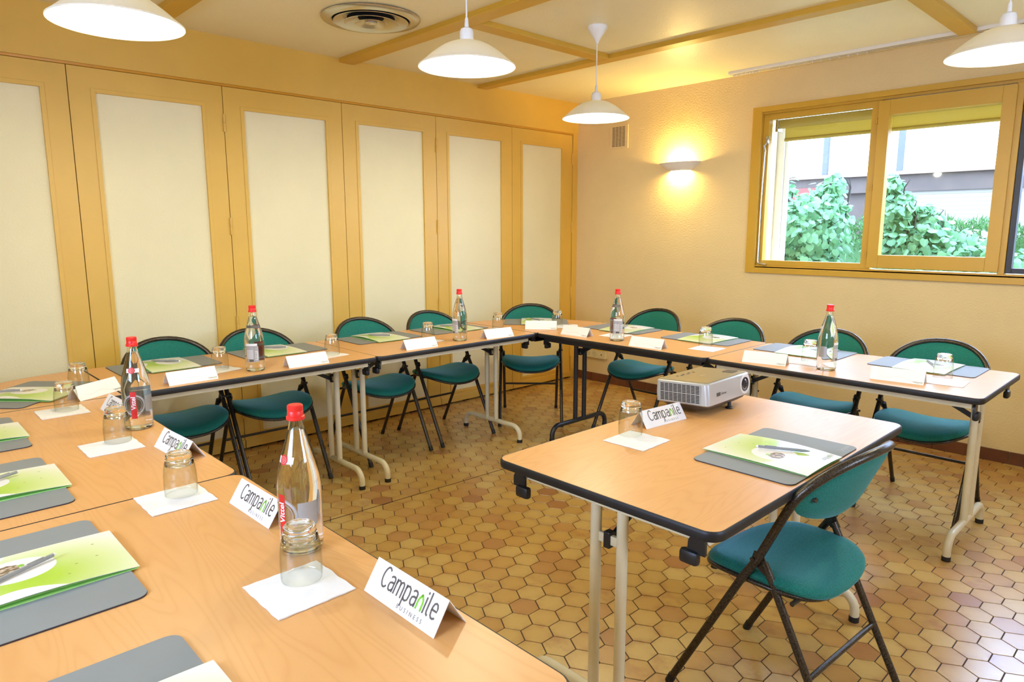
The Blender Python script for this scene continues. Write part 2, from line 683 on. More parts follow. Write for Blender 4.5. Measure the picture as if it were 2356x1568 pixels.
GLY = {
    'C': (0.78, [[(0.42 + 0.40 * math.cos(math.radians(a)), 0.70 + 0.70 * math.sin(math.radians(a))) for a in range(52, 309, 16)]]),
    'a': (0.66, [[(0.10, 0.90), (0.20, 0.98), (0.34, 1.0), (0.48, 0.96), (0.56, 0.84), (0.57, 0.70), (0.57, 0)],
                 [(0.57, 0.58), (0.28, 0.58), (0.10, 0.50), (0.05, 0.28), (0.12, 0.07), (0.28, 0.0), (0.46, 0.06), (0.57, 0.20)]]),
    'm': (1.02, [[(0.03, 0), (0.03, 1)], [(0.03, 0.72), (0.12, 0.93), (0.28, 1.0), (0.41, 0.92), (0.46, 0.75), (0.46, 0)],
                 [(0.46, 0.72), (0.55, 0.93), (0.71, 1.0), (0.84, 0.92), (0.89, 0.75), (0.89, 0)]]),
    'p': (0.68, [[(0.03, 1), (0.03, -0.45)], [(0.03, 0.80), (0.15, 0.97), (0.34, 1.0), (0.52, 0.88), (0.58, 0.5), (0.52, 0.12), (0.34, 0.0), (0.15, 0.03), (0.03, 0.18)]]),
    'n': (0.66, [[(0.04, 0), (0.04, 0.50), (0.09, 0.68), (0.30, 0.98)], [(0.30, 0.98), (0.51, 0.68), (0.56, 0.50), (0.56, 0)]]),
    'i': (0.22, [[(0.05, 0), (0.05, 1)], [(0.05, 1.28), (0.05, 1.36)]]),
    'l': (0.32, [[(0.05, 1.45), (0.05, 0.22), (0.10, 0.06), (0.22, 0.0)]]),
    'e': (0.66, [[(0.05, 0.52), (0.57, 0.52), (0.56, 0.74), (0.46, 0.94), (0.30, 1.0), (0.14, 0.92), (0.05, 0.70), (0.03, 0.45), (0.09, 0.14), (0.22, 0.02), (0.38, 0.0), (0.54, 0.08)]]),
}


def ribbon(bm, pts, w, fn):
    n = len(pts)
    L, R_ = [], []
    for i in range(n):
        a = Vector(pts[max(i - 1, 0)])
        b = Vector(pts[min(i + 1, n - 1)])
        t = (b - a).normalized()
        nn = Vector((-t.y, t.x)) * w
        p = Vector(pts[i])
        if i == 0:
            p = p - t * w * 0.6
        if i == n - 1:
            p = p + t * w * 0.6
        L.append(bm.verts.new(fn(p.x + nn.x, p.y + nn.y)))
        R_.append(bm.verts.new(fn(p.x - nn.x, p.y - nn.y)))
    for i in range(n - 1):
        bm.faces.new((L[i], R_[i], R_[i + 1], L[i + 1]))


def logo(fn, scale, w=0.065):
    """returns (dark bm, green bm), laid from x=0; total width about 5.1*scale"""
    bm = BM()
    x = 0.0
    word = 'Campanile'
    for ch in word:
        adv, strokes = GLY[ch]
        for s_ in strokes:
            pts = [((x + a) * scale, b * scale) for a, b in s_]
            ww = w * scale * (1.15 if ch == 'n' else 1.0)
            k0 = len(bm.faces)
            ribbon(bm, pts, ww, fn)
            bm.faces.ensure_lookup_table()
            if ch == 'n':
                for f in bm.faces[k0:]:
                    f.material_index = 1
        x += adv + 0.12
    return bm


# ------------------------------------------------------------------ room shell
H = 2.437
RX1, RY1 = 5.2, -6.0     # far corners of the room

# floor: grout bed and real hexagonal tiles
bm = BM()
box(bm, -0.1, RX1 + 0.1, RY1 - 0.1, 0.1, -0.10, -0.0016)
flo = struct(obj('floor', bm, M['grout'], smooth=0), 'floor of brown glazed hexagonal tiles with dark joints')
bm = BM()
lay = bm.verts.layers.float.new('edge')
R0 = 0.0557
for j in range(-40, 45):
    cy = -3.200 + j * 0.0863
    for i in range(-30, 32):
        cx = 2.531 + i * 0.0996 + (j % 2) * 0.0498
        if not (-0.05 < cx < RX1 - 0.04 and RY1 + 0.05 < cy < 0.0):
            continue
        c = bm.verts.new((cx, cy, 0.0))
        c[lay] = 0.0
        rings = []
        for rr, z, ev in ((0.70, 0.0, 0.70), (0.985, 0.0, 1.0), (1.0, -0.0018, 1.0)):
            ring = []
            for k in range(6):
                t = PI / 6 + k * PI / 3
                v = bm.verts.new((cx + R0 * rr * math.cos(t), cy + R0 * rr * math.sin(t), z))
                v[lay] = ev
                ring.append(v)
            rings.append(ring)
        for k in range(6):
            k2 = (k + 1) % 6
            bm.faces.new((c, rings[0][k], rings[0][k2]))
            for a, b in zip(rings, rings[1:]):
                bm.faces.new((a[k], b[k], b[k2], a[k2]))
tl = obj('tiles', bm, M['tile'], flo, smooth=25)
bm = BM()
a, b = Vector((1.315, -3.257)), Vector((1.376, -2.146))
d = (b - a).normalized()
n_ = Vector((-d.y, d.x)) * 0.0028
p, q = a - d * 0.9, b + d * 0.35
loft(bm, [[(p + n_).to_3d() + Vector((0, 0, 0.0006)), (p - n_).to_3d() + Vector((0, 0, 0.0006)), (p - n_).to_3d() - Vector((0, 0, 0.003)), (p + n_).to_3d() - Vector((0, 0, 0.003))],
          [(q + n_).to_3d() + Vector((0, 0, 0.0006)), (q - n_).to_3d() + Vector((0, 0, 0.0006)), (q - n_).to_3d() - Vector((0, 0, 0.003)), (q + n_).to_3d() - Vector((0, 0, 0.003))]])
obj('joint', bm, M['grout'], flo, smooth=0)

bm = BM()
box(bm, -0.3, RX1 + 0.3, RY1 - 0.3, 0.3, H, H + 0.15)
struct(obj('ceiling', bm, M['ceiling'], smooth=0), 'beige textured plaster ceiling')

# window wall (y = 0)
WX0, WX1, WZ0, WZ1 = 1.70, 4.62, 1.085, 2.165
bm = BM()
box(bm, -0.3, WX0, 0, 0.28, -0.1, H)
box(bm, WX1, RX1 + 0.3, 0, 0.28, -0.1, H)
box(bm, WX0, WX1, 0, 0.28, -0.1, WZ0)
box(bm, WX0, WX1, 0, 0.28, WZ1, H)
struct(obj('wall_right', bm, M['crepi'], smooth=0), 'cream textured wall holding the window')
# wall behind the folding doors
bm = BM()
box(bm, -0.3, -0.06, RY1 - 0.3, 0, -0.1, H)
struct(obj('wall_left', bm, M['crepi'], smooth=0))
# the two unseen walls, each with an opening added to let in fill daylight
SY0, SY1, SZ0, SZ1 = -3.5, -2.5, 1.2, 1.9  # side opening, added to brighten faces turned towards it
bm = BM()
box(bm, RX1, RX1 + 0.25, RY1 - 0.3, SY0, -0.1, H)
box(bm, RX1, RX1 + 0.25, SY1, 0.0, -0.1, H)
box(bm, RX1, RX1 + 0.25, SY0, SY1, -0.1, SZ0)
box(bm, RX1, RX1 + 0.25, SY0, SY1, SZ1, H)
struct(obj('wall_side', bm, M['crepi'], smooth=0))
bm = BM()
BX0, BX1, BZ0, BZ1 = 2.4, 3.8, 1.1, 2.0  # rear opening, added as fill from the camera side
box(bm, -0.06, BX0, RY1 - 0.25, RY1, -0.1, H)
box(bm, BX1, RX1, RY1 - 0.25, RY1, -0.1, H)
box(bm, BX0, BX1, RY1 - 0.25, RY1, -0.1, BZ0)
box(bm, BX0, BX1, RY1 - 0.25, RY1, BZ1, H)
struct(obj('wall_behind', bm, M['crepi'], smooth=0))

# folding doors along x = 0
seams = [-0.065, -0.799, -1.5675, -2.334, -3.101, -3.868, -4.635, -5.402]
for i in range(7):
    y1, y0 = seams[i] - 0.002, seams[i + 1] + 0.002
    sw0 = 0.117
    pa, pb = y0 + sw0, y1 - (0.134 if i == 0 else 0.116)
    za, zb = 0.10, 2.043
    bm = BM()
    T0, T1 = -0.042, 0.0
    box(bm, T0, T1, y0, pa, 0.012, 2.163)
    box(bm, T0, T1, pb, y1, 0.012, 2.163)
    box(bm, T0, T1, pa, pb, 0.012, za)
    box(bm, T0, T1, pa, pb, zb, 2.163)
    d_ = struct(obj('door_%d' % (i + 1), bm, M['mustard'], smooth=0), 'mustard folding door leaf with cream textured panel')
    bm = BM()
    box(bm, -0.030, -0.010, pa - 0.004, pb + 0.004, za - 0.004, zb + 0.004)
    obj('door_panel', bm, M['door_panel'], d_, smooth=0)
    bm = BM()
    w = 0.020
    for (ya, yb, zc, zd) in ((pa - w, pa + 0.001, za - w, zb + w), (pb - 0.001, pb + w, za - w, zb + w), (pa, pb, za - w, za + 0.001), (pa, pb, zb - 0.001, zb + w)):
        box(bm, -0.012, 0.0045, ya, yb, zc, zd, 0.0015)
    obj('beading', bm, M['mustard'], d_, smooth=0)
    bm = BM()
    box(bm, -0.002, 0.012, y0 + 0.0, y1 - 0.0, 0.012, 0.062, 0.002)
    obj('kick_rail', bm, M['mustard'], d_, smooth=0)
    if i in (0, 2, 4, 6):
        hy = y1 + 0.002
        if i == 0:
            hy = -0.068
        for hz in (1.96, 1.372, 0.79, 0.25):
            bm = BM()
            tube(bm, [(0.006, hy, hz - 0.05), (0.006, hy, hz - 0.001)], 0.0075, 10)
            tube(bm, [(0.006, hy, hz + 0.001), (0.006, hy, hz + 0.05)], 0.0075, 10)
            obj('hinge', bm, M['mustard'], d_)
bm = BM()
box(bm, -0.06, 0.012, RY1, 0.0, 2.178, H)
struct(obj('trim_1', bm, M['mustard'], smooth=0), 'mustard header above the folding doors')
bm = BM()
box(bm, -0.03, 0.004, RY1, -0.004, 2.165, 2.179, 0.002)
struct(obj('trim_2', bm, simple('glossy_track_paint', (0.62, 0.30, 0.03), 0.16, 0.05, 4), smooth=0), 'glossy track under the header')
bm = BM()
box(bm, -0.06, 0.008, -0.062, 0.0, 0.0, 2.178)
struct(obj('trim_3', bm, M['mustard'], smooth=0), 'mustard jamb in the corner')

# ceiling battens
tn = 4
for x0, x1, y0, y1 in ((0.012, RX1, -2.345, -2.235), (0.012, RX1, -1.165, -1.075), (1.165, 1.265, -2.235, -1.165),
                       (2.92, 3.01, -1.075, -0.15), (0.012, RX1, -3.52, -3.42), (3.6, 3.7, -3.42, -2.345)):
    bm = BM()
    box(bm, x0, x1, y0, y1, H - 0.028, H + 0.002, 0.003)
    struct(obj('trim_%d' % tn, bm, M['mustard_window'], smooth=0), 'mustard ceiling batten')
    tn += 1

# skirting tiles along the window wall
bm = BM()
x = 0.02
while x < RX1 - 0.02:
    x2 = min(x + 0.196, RX1)
    box(bm, x, x2 - 0.003, -0.012, 0.0, 0.0, 0.073, 0.0015)
    x = x2
struct(obj('baseboard_right', bm, M['skirting'], smooth=0), 'dark brown skirting tiles under the window wall')

# ------------------------------------------------------------------ window
win = bpy.data.objects.new('window_1', None)
COL.objects.link(win)
struct(win, 'long mustard framed window in three lights')


def frame(bm, x0, x1, z0, z1, w, y0, y1, wt=None, wb=None, bev=0.002):
    wt = wt or w
    wb = wb or w
    box(bm, x0, x0 + w, y0, y1, z0, z1, bev)
    box(bm, x1 - w, x1, y0, y1, z0, z1, bev)
    box(bm, x0 + w, x1 - w, y0, y1, z0, z0 + wb, bev)
    box(bm, x0 + w, x1 - w, y0, y1, z1 - wt, z1, bev)


bm = BM()
frame(bm, 1.655, 4.67, 1.040, 2.195, 0.068, -0.022, 0.0, 0.035, 0.038)
obj('window_casing', bm, M['mustard_window'], win, smooth=0)
bm = BM()
box(bm, 1.70, 1.724, 0.0, 0.10, 1.06, 2.18)
box(bm, 4.60, 4.62, 0.0, 0.10, 1.06, 2.18)
box(bm, 1.724, 4.60, 0.0, 0.10, 1.06, 1.095)
box(bm, 1.724, 4.60, 0.0, 0.10, 2.145, 2.18)
obj('window_frame', bm, M['mustard_window'], win, smooth=0)
bm = BM()
frame(bm, 1.724, 2.495, 1.095, 2.145, 0.042, 0.012, 0.06, 0.038, 0.036)
box(bm, 2.440, 2.497, 0.010, 0.062, 1.095, 2.145, 0.002)
obj('fixed_sash', bm, M['mustard_window'], win, smooth=0)
bm = BM()
frame(bm, 2.488, 3.196, 1.106, 2.134, 0.066, -0.020, 0.040, 0.086, 0.082)
obj('opening_sash', bm, M['mustard_window'], win, smooth=0)
bm = BM()
box(bm, 3.19, 3.225, -0.004, 0.06, 1.095, 2.145, 0.003)
obj('mullion', bm, M['mustard_window'], win, smooth=0)
bm = BM()
frame(bm, 3.226, 3.95, 1.10, 2.14, 0.030, 0.004, 0.05)
obj('gasket', bm, M['alu'], win, smooth=0)
bm = BM()
box(bm, 3.95, 4.0, -0.004, 0.06, 1.095, 2.145, 0.003)
frame(bm, 4.0, 4.60, 1.095, 2.145, 0.05, 0.0, 0.06)
obj('fixed_sash', bm, M['mustard_window'], win, smooth=0)
for x0, x1, z0, z1, y in ((1.762, 2.445, 1.128, 2.110, 0.045), (2.552, 3.132, 1.186, 2.050, 0.02), (3.254, 3.922, 1.128, 2.112, 0.03), (4.048, 4.552, 1.143, 2.097, 0.04)):
    bm = BM()
    box(bm, x0, x1, y, y + 0.004, z0, z1)
    obj('pane', bm, M['pane'], win, smooth=0)
for hz in (2.02, 1.61, 1.19):
    bm = BM()
    tube(bm, [(2.478, -0.006, hz - 0.02), (2.478, -0.006, hz + 0.02)], 0.006, 8)
    box(bm, 2.470, 2.492, -0.004, 0.012, hz - 0.014, hz + 0.014, 0.001)
    obj('hinge', bm, M['mustard_window'], win)

t = thing('crank_rod', 'thin chrome crank rod hanging at the left edge of the window', 'crank', (1.748, -0.014, 1.10))
bm = BM()
tube(bm, [(0.0, 0, 0.02), (-0.002, 0.004, 0.40), (0.006, 0.006, 0.80)], 0.0055, 10)
tube(bm, [(0.0, 0, 0.16), (0.0, 0, 0.02)], 0.0075, 10)
obj('rod', bm, M['steel'], t)
bm = BM()
tube(bm, [(0.0, 0, 0.022), (0.002, -0.004, 0.010), (0.068, -0.008, 0.0)], 0.0075, 10)
obj('handle', bm, M['steel'], t)
bm = BM()
tube(bm, [(0.006, 0.006, 0.79), (0.0, -0.004, 0.83), (0.012, 0.018, 0.855)], 0.007, 10)
box(bm, 0.002, 0.024, 0.012, 0.03, 0.845, 0.895, 0.002)
obj('hook', bm, M['steel'], t)

# curtain track on the ceiling
t = thing('curtain_track', 'long white curtain track fixed to the ceiling above the window', 'curtain track', (1.53, -0.135, H))
bm = BM()
box(bm, 0, 3.3, -0.035, 0.035, -0.020, 0.001, 0.003)
obj('rail', bm, M['track'], t, smooth=0)
bm = BM()
for dy in (-0.018, 0.012):
    box(bm, 0.005, 3.29, dy, dy + 0.006, -0.0205, -0.0195)
obj('groove', bm, M['dark_hole'], t, smooth=0)
for k in range(26):
    x = 0.03 + k * 0.014 if k < 14 else 0.30 + (k - 14) * 0.055
    bm = BM()
    box(bm, x, x + 0.005, -0.012, -0.006, -0.034, -0.018, 0.001)
    obj('glider', bm, M['white_plastic'], t, smooth=0)

# ------------------------------------------------------------------ outdoors
bm = BM()
box(bm, -14, 16, 0.28, 14, -0.25, -0.15)
struct(obj('ground', bm, M['ground'], smooth=0), 'garden soil outside the window')

t = thing('roller_awning', 'rolled yellow-green blind cloth outside along the window head', 'blind', (1.76, 0.19, 2.06))
bm = BM()
tube(bm, [(0, 0, 0.035), (2.85, 0, 0.035)], 0.032, 16)
obj('roll', bm, M['awning'], t)
bm = BM()
box(bm, 0.03, 2.84, 0.020, 0.024, -0.072, 0.035)
obj('cloth', bm, M['awning'], t, smooth=0)
bm = BM()
tube(bm, [(0.03, 0.022, -0.075), (2.84, 0.022, -0.075)], 0.012, 12)
obj('bottom_bar', bm, M['awning'], t)
bm = BM()
box(bm, -0.02, 0.0, -0.035, 0.035, -0.02, 0.075, 0.003)
obj('bracket', bm, M['steel'], t, smooth=0)
t = thing('awning_guide', 'white vertical guide post just outside the left window pane', 'guide post', (1.755, 0.31, 0))
bm = BM()
box(bm, -0.16, 0.0, -0.02, 0.03, -0.15, 2.14, 0.003)
obj('guide_channel', bm, M['ext_white'], t, smooth=0)
bm = BM()
box(bm, 0.002, 0.022, -0.01, 0.04, -0.15, 2.10, 0.002)
obj('guide_channel', bm, M['ext_white'], t, smooth=0)


# building opposite
bl = thing('building', 'pale building across the garden with brown fascia and beige shutters', 'building', (0, 6.0, -0.15))
bm = BM()
box(bm, -9, 9, 0.05, 5, 2.30, 3.9)
obj('wall', bm, M['ext_white'], bl, smooth=0)
bm = BM()
box(bm, -9, 9, -0.10, 0.2, 2.25, 2.30)
obj('ledge', bm, M['ext_tan'], bl, smooth=0)
bm = BM()
box(bm, -9, 9, -0.02, 0.2, 2.02, 2.25)
obj('fascia', bm, M['ext_band'], bl, smooth=0)
bm = BM()
box(bm, 0.55, 9, 0.03, 0.08, 0.15, 2.02)
obj('roller_shutter', bm, M['shutter'], bl, smooth=0)
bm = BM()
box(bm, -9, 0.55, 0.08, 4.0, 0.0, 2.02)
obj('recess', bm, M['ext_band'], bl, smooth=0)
for px in (-0.28, 0.75, 2.1, 3.5):
    bm = BM()
    box(bm, px - 0.035, px + 0.035, -0.02, 0.05, 2.30, 2.95)
    obj('facade_post', bm, M['ext_grey'], bl, smooth=0)
bm = BM()
box(bm, -0.75, -0.38, -0.05, 0.0, 1.95, 2.12)
obj('shutter_panel', bm, M['ext_red'], bl, smooth=0)


def leaf_at(bm, p, nrm, up, s):
    nrm = nrm.normalized()
    r = up.cross(nrm)
    if r.length < 1e-3:
        r = Vector((1, 0, 0))
    r.normalize()
    u = nrm.cross(r)
    pts = [(0, 0.06), (0.30, -0.06), (0.52, 0.26), (0.40, 0.66), (0, 1.0), (-0.40, 0.66), (-0.52, 0.26), (-0.30, -0.06)]
    vs = [bm.verts.new(p + (r * a - u * b) * s + nrm * (-(abs(a) ** 2) * 0.35 * s)) for a, b in pts]
    bm.faces.new((vs[0], vs[1], vs[2], vs[3], vs[4]))
    bm.faces.new((vs[0], vs[4], vs[5], vs[6], vs[7]))


def bush(name, label, blobs, count, s0, s1, seed):
    rnd = random.Random(seed)
    t = thing(name, label, 'shrub', (blobs[0][0], blobs[0][1], -0.15))
    o = Vector(t.location)
    bm = BM()
    tot = sum(b[3] ** 2 for b in blobs)
    for bx, by, bz, br in blobs:
        for k in range(int(count * br * br / tot)):
            dv = Vector((rnd.gauss(0, 1), rnd.gauss(0, 1), rnd.gauss(0, 1))).normalized()
            if dv.y > 0.4 and rnd.random() < 0.6:
                dv.y = -dv.y
            p = Vector((bx, by, bz)) + dv * br * (rnd.uniform(0.55, 1.0) + rnd.uniform(0, 0.16))
            nrm = dv + Vector((rnd.gauss(0, .8), rnd.gauss(0, .7) - 0.3, rnd.gauss(0, .7) + 0.4))
            leaf_at(bm, p - o, nrm, Vector((0, 0, 1)) + Vector((rnd.gauss(0, .3), rnd.gauss(0, .3), 0)), rnd.uniform(s0, s1))
    obj('foliage', bm, M['leaf'], t, smooth=0)
    bm = BM()
    for bx, by, bz, br in blobs:
        for k in range(7):
            dv = Vector((rnd.gauss(0, .8), rnd.gauss(-.3, .5), rnd.uniform(0.1, 1))).normalized()
            b0 = Vector((bx + rnd.uniform(-.1, .1), by, -0.14))
            mid = Vector((bx, by, bz - br * 0.4)) + Vector((rnd.uniform(-.15, .15), 0, 0))
            tip = Vector((bx, by, bz)) + dv * br * 1.05
            tube(bm, [b0 - o, mid - o, mid.lerp(tip, 0.6) - o + Vector((rnd.uniform(-.05, .05), 0, 0.03)), tip - o], 0.006, 6, radii=[0.010, 0.006, 0.003, 0.001])
    obj('branch', bm, M['bark'], t)
    return t


bush('leafy_shrub', 'tall pale green leafy shrub filling the left window pane',
     [(1.05, 1.35, 1.42, 0.40), (1.50, 1.3, 1.28, 0.36), (0.72, 1.6, 1.62, 0.36), (1.55, 1.2, 0.85, 0.36), (1.10, 1.2, 0.85, 0.42), (1.56, 1.55, 1.52, 0.24), (1.20, 1.5, 1.74, 0.12), (1.66, 1.5, 1.74, 0.09)], 5200, 0.04, 0.072, 3)
bush('low_shrub', 'low pale green leafy shrub along the bottom of the middle window pane',
     [(2.66, 1.3, 0.98, 0.36), (2.38, 1.3, 1.12, 0.34), (2.92, 1.2, 0.95, 0.30), (2.30, 1.15, 1.50, 0.13), (2.22, 1.15, 1.70, 0.08), (2.46, 1.25, 1.44, 0.10)], 4000, 0.04, 0.070, 5)
rnd = random.Random(11)
t = thing('conifer_hedge', 'dark green clipped conifer hedge before the beige shutters', 'hedge', (1.0, 4.2, -0.15))
bm = BM()
for k in range(9000):
    p = Vector((rnd.uniform(-1.6, 3.2), rnd.uniform(-0.35, 0.1), 0))
    topz = 1.60 + 0.05 * math.sin(p.x * 3) + 0.03 * math.sin(p.x * 11)
    p.z = topz - abs(rnd.gauss(0, 0.22))
    d = Vector((rnd.gauss(0, .5), rnd.gauss(-.4, .4), rnd.uniform(0.3, 1))).normalized() * rnd.uniform(.05, .10)
    r = d.cross(Vector((rnd.gauss(0, 1), 1, 0))).normalized() * 0.007
    vs = [bm.verts.new(p + r), bm.verts.new(p - r), bm.verts.new(p + d)]
    bm.faces.new(vs)
obj('foliage', bm, M['conifer'], t, smooth=0)
bm = BM()
box(bm, -1.6, 3.2, -0.22, 0.1, 0.0, 1.38)
obj('hedge_core', bm, M['conifer'], t, smooth=0)

# ------------------------------------------------------------------ ceiling and wall fittings
t = thing('ceiling_vent', 'round metal air diffuser with concentric rings in the ceiling', 'ceiling vent', (0.875, -2.65, H))
bm = BM()
lathe(bm, [(0.205, 0.0), (0.250, -0.001), (0.255, -0.006), (0.250, -0.011), (0.222, -0.016), (0.205, -0.020), (0.196, -0.012), (0.200, 0.0)], 64)
obj('outer_ring', bm, M['vent_metal'], t, smooth=50)
for k, (ra, rb, zz) in enumerate(((0.150, 0.190, -0.024), (0.095, 0.135, -0.028), (0.045, 0.080, -0.032))):
    bm = BM()
    lathe(bm, [(ra - 0.03, 0.0), (ra, zz * 0.5), (rb, zz), (rb + 0.003, zz + 0.002), (ra + 0.006, zz * 0.5 + 0.004), (ra - 0.024, 0.004)], 48)
    obj('cone_ring', bm, M['vent_metal'], t, smooth=50)
bm = BM()
lathe(bm, [(0.0, -0.034), (0.022, -0.033), (0.032, -0.028), (0.034, -0.010), (0.0, -0.008)], 32)
obj('centre_cap', bm, M['vent_metal'], t, smooth=50)
bm = BM()
lathe(bm, [(0.0, -0.001), (0.204, -0.001)], 40)
obj('dark_duct', bm, M['dark_hole'], t, smooth=0)


def pendant(label, x, y):
    zr = 1.955
    t = thing('pendant_lamp', label, 'pendant lamp', (x, y, zr), 0, 'white dish pendant lamps')
    R = 0.184
    bm = BM()
    out = [(0.022, 0.094)] + [(0.022 + (R - 0.022) * s_, 0.004 + 0.090 * (1 - s_ ** 1.9) ** 1.15 if s_ < 1 else 0.004) for s_ in [k / 14 for k in range(1, 15)]]
    inn = [(r - 0.002, z - 0.004) for r, z in out]
    prof = out + [(R + 0.001, 0.0)] + inn[::-1]
    prof[len(out)] = (R, 0.0)
    lathe(bm, prof, 64)
    obj('lamp_shade', bm, M['shade'], t, smooth=50)
    bm = BM()
    lathe(bm, [(0.0, 0.088), (0.024, 0.088), (0.026, 0.094), (0.026, 0.125), (0.022, 0.137), (0.008, 0.144), (0.008, 0.150), (0.0065, 0.172), (0.004, 0.178), (0.0, 0.178)], 24)
    obj('socket_cap', bm, M['white_plastic'], t, smooth=40)
    bm = BM()
    tube(bm, [(0, 0, 0.17), (0, 0, H - zr - 0.06)], 0.0032, 8)
    obj('cord', bm, M['white_plastic'], t)
    bm = BM()
    zc = H - zr
    lathe(bm, [(0.0, zc), (0.053, zc), (0.055, zc - 0.008), (0.046, zc - 0.026), (0.022, zc - 0.058), (0.010, zc - 0.078), (0.007, zc - 0.090), (0.0, zc - 0.091)], 32)
    obj('canopy', bm, M['white_plastic'], t, smooth=50)
    bm = BM()
    lathe(bm, [(0.0, -0.022), (0.016, -0.019), (0.028, -0.008), (0.033, 0.008), (0.030, 0.024), (0.018, 0.044), (0.014, 0.060), (0.014, 0.075), (0.0, 0.076)], 24)
    obj('bulb', bm, M['bulb'], t, smooth=60)
    return t


pendant('lit white dish pendant lamp cut by the top edge at upper left', 1.735, -4.085)
pendant('lit white dish pendant lamp in the upper middle, in front of the mustard battens', 2.030, -2.975)
pendant('lit white dish pendant lamp near the corner, hanging from a cone canopy', 1.592, -1.680)
pendant('lit white dish pendant lamp at the upper right edge, before the window', 3.475, -1.715)

t = thing('wall_sconce', 'lit white plaster half-bowl sconce on the cream wall left of the window', 'wall lamp', (1.066, 0.0, 1.80))
bm = BM()
prof_o = [(0.092, 0.0), (0.118, 0.014), (0.150, 0.036), (0.184, 0.062)]
prof_i = [(0.180, 0.060), (0.145, 0.036), (0.112, 0.016), (0.086, 0.002)]
segs = 28
rows = []
for k in range(segs + 1):
    a = PI + PI * k / segs
    rows.append([bm.verts.new((r * math.cos(a), 0.62 * r * math.sin(a), z)) for r, z in prof_o + prof_i])
nprof = 8
for k in range(segs):
    for j in range(nprof):
        j2 = (j + 1) % nprof
        bm.faces.new((rows[k][j], rows[k + 1][j], rows[k + 1][j2], rows[k][j2]))
bm.faces.new(rows[0])
bm.faces.new(rows[-1][::-1])
obj('bowl', bm, M['plaster_lamp'], t, smooth=45)
bm = BM()
tube(bm, [(-0.045, -0.048, 0.030), (-0.04, -0.048, 0.030), (0.04, -0.048, 0.030), (0.045, -0.048, 0.030)], 0.012, 12, radii=[0.004, 0.012, 0.012, 0.004])
obj('bulb', bm, M['bulb_wall'], t)
bm = BM()
box(bm, -0.02, 0.02, -0.036, 0.0, 0.018, 0.042, 0.003)
obj('lamp_holder', bm, M['plaster_lamp'], t, smooth=0)

t = thing('wall_vent', 'small cream slotted air grille on the wall beside the corner', 'air vent', (0.463, 0.0, 2.112))
bm = BM()
box(bm, -0.095, 0.095, -0.010, 0.0, -0.095, 0.095, 0.003)
obj('grille_plate', bm, M['grille'], t, smooth=0)
bm = BM()
for r in range(15):
    for c in range(4):
        x0 = -0.066 + c * 0.034
        z0 = -0.076 + r * 0.0108
        box(bm, x0, x0 + 0.029, -0.0106, -0.0098, z0, z0 + 0.0045)
obj('slots', bm, M['dark_hole'], t, smooth=0)

t = thing('power_outlet', 'cream triple wall outlet block low on the wall under the table', 'outlet', (0.26, 0.0, 0.25))
bm = BM()
box(bm, -0.125, 0.125, -0.030, 0.0, -0.037, 0.037, 0.004)
obj('housing', bm, M['socket'], t, smooth=0)
bm = BM()
box(bm, -0.127, 0.127, -0.032, -0.002, 0.036, 0.044, 0.003)
obj('lid', bm, simple('yellow_outlet_lid', (0.66, 0.42, 0.03), 0.4), t, smooth=0)
for dx in (-0.075, 0.0):
    bm = BM()
    tube(bm, [(dx, -0.0315, 0), (dx, -0.029, 0)], 0.022, 24)
    obj('socket_ring', bm, M['ink_light'], t, smooth=0)
    bm = BM()
    tube(bm, [(dx, -0.033, 0), (dx, -0.031, 0)], 0.0185, 24)
    obj('socket_face', bm, M['socket'], t, smooth=0)
    bm = BM()
    for ddx in (-0.009, 0.009):
        tube(bm, [(dx + ddx, -0.0338, 0), (dx + ddx, -0.0325, 0)], 0.003, 8)
    tube(bm, [(dx, -0.0338, 0.010), (dx, -0.0325, 0.010)], 0.003, 8)
    obj('pin_holes', bm, M['dark_hole'], t, smooth=0)
bm = BM()
tube(bm, [(0.08, -0.031, 0), (0.08, -0.029, 0)], 0.006, 12)
obj('jack_hole', bm, M['dark_hole'], t, smooth=0)

# ------------------------------------------------------------------ tables
TZ = 0.71
BT = 0.026


def top_parts(t, outline):
    bm = BM()
    rings = []
    for o, z in ((-0.020, -BT), (-0.002, -BT), (0.0030, -0.023), (0.0045, -0.017), (0.0045, -0.008), (0.0036, -0.003), (0.0015, -0.0002)):
        rings.append([(x, y, TZ + z) for x, y in outline(o)])
    rings.append([(x, y, TZ - 0.0006) for x, y in outline(-0.0012)])
    loft(bm, rings, True, False)
    obj('edge_band', bm, M['band'], t, smooth=40)
    bm = BM()
    prism(bm, outline(-0.0010), TZ - 0.020, TZ)
    obj('table_top', bm, M['beech'], t, smooth=0)


def clip(t, x, y, sgn, mat):
    bm = BM()
    # round latch plate against the end rail and a hook pocket below it
    pl = [(0.022 * math.cos(a), 0.022 * math.sin(a)) for a in [PI * k / 10 for k in range(11)]] + [(-0.022, -0.022), (0.022, -0.022)]
    rs = []
    for xx in (0.0, 0.008):
        rs.append([(x + sgn * xx, y + a, TZ - 0.054 + b) for a, b in pl])
    loft(bm, rs)
    d_ = 0.016 if y > 0 else -0.016
    box(bm, min(x - sgn * 0.004, x + sgn * 0.018), max(x - sgn * 0.004, x + sgn * 0.018), y - d_ - 0.024, y - d_ + 0.024, TZ - 0.104, TZ - 0.070, 0.008)
    obj('latch', bm, mat, t, smooth=40)


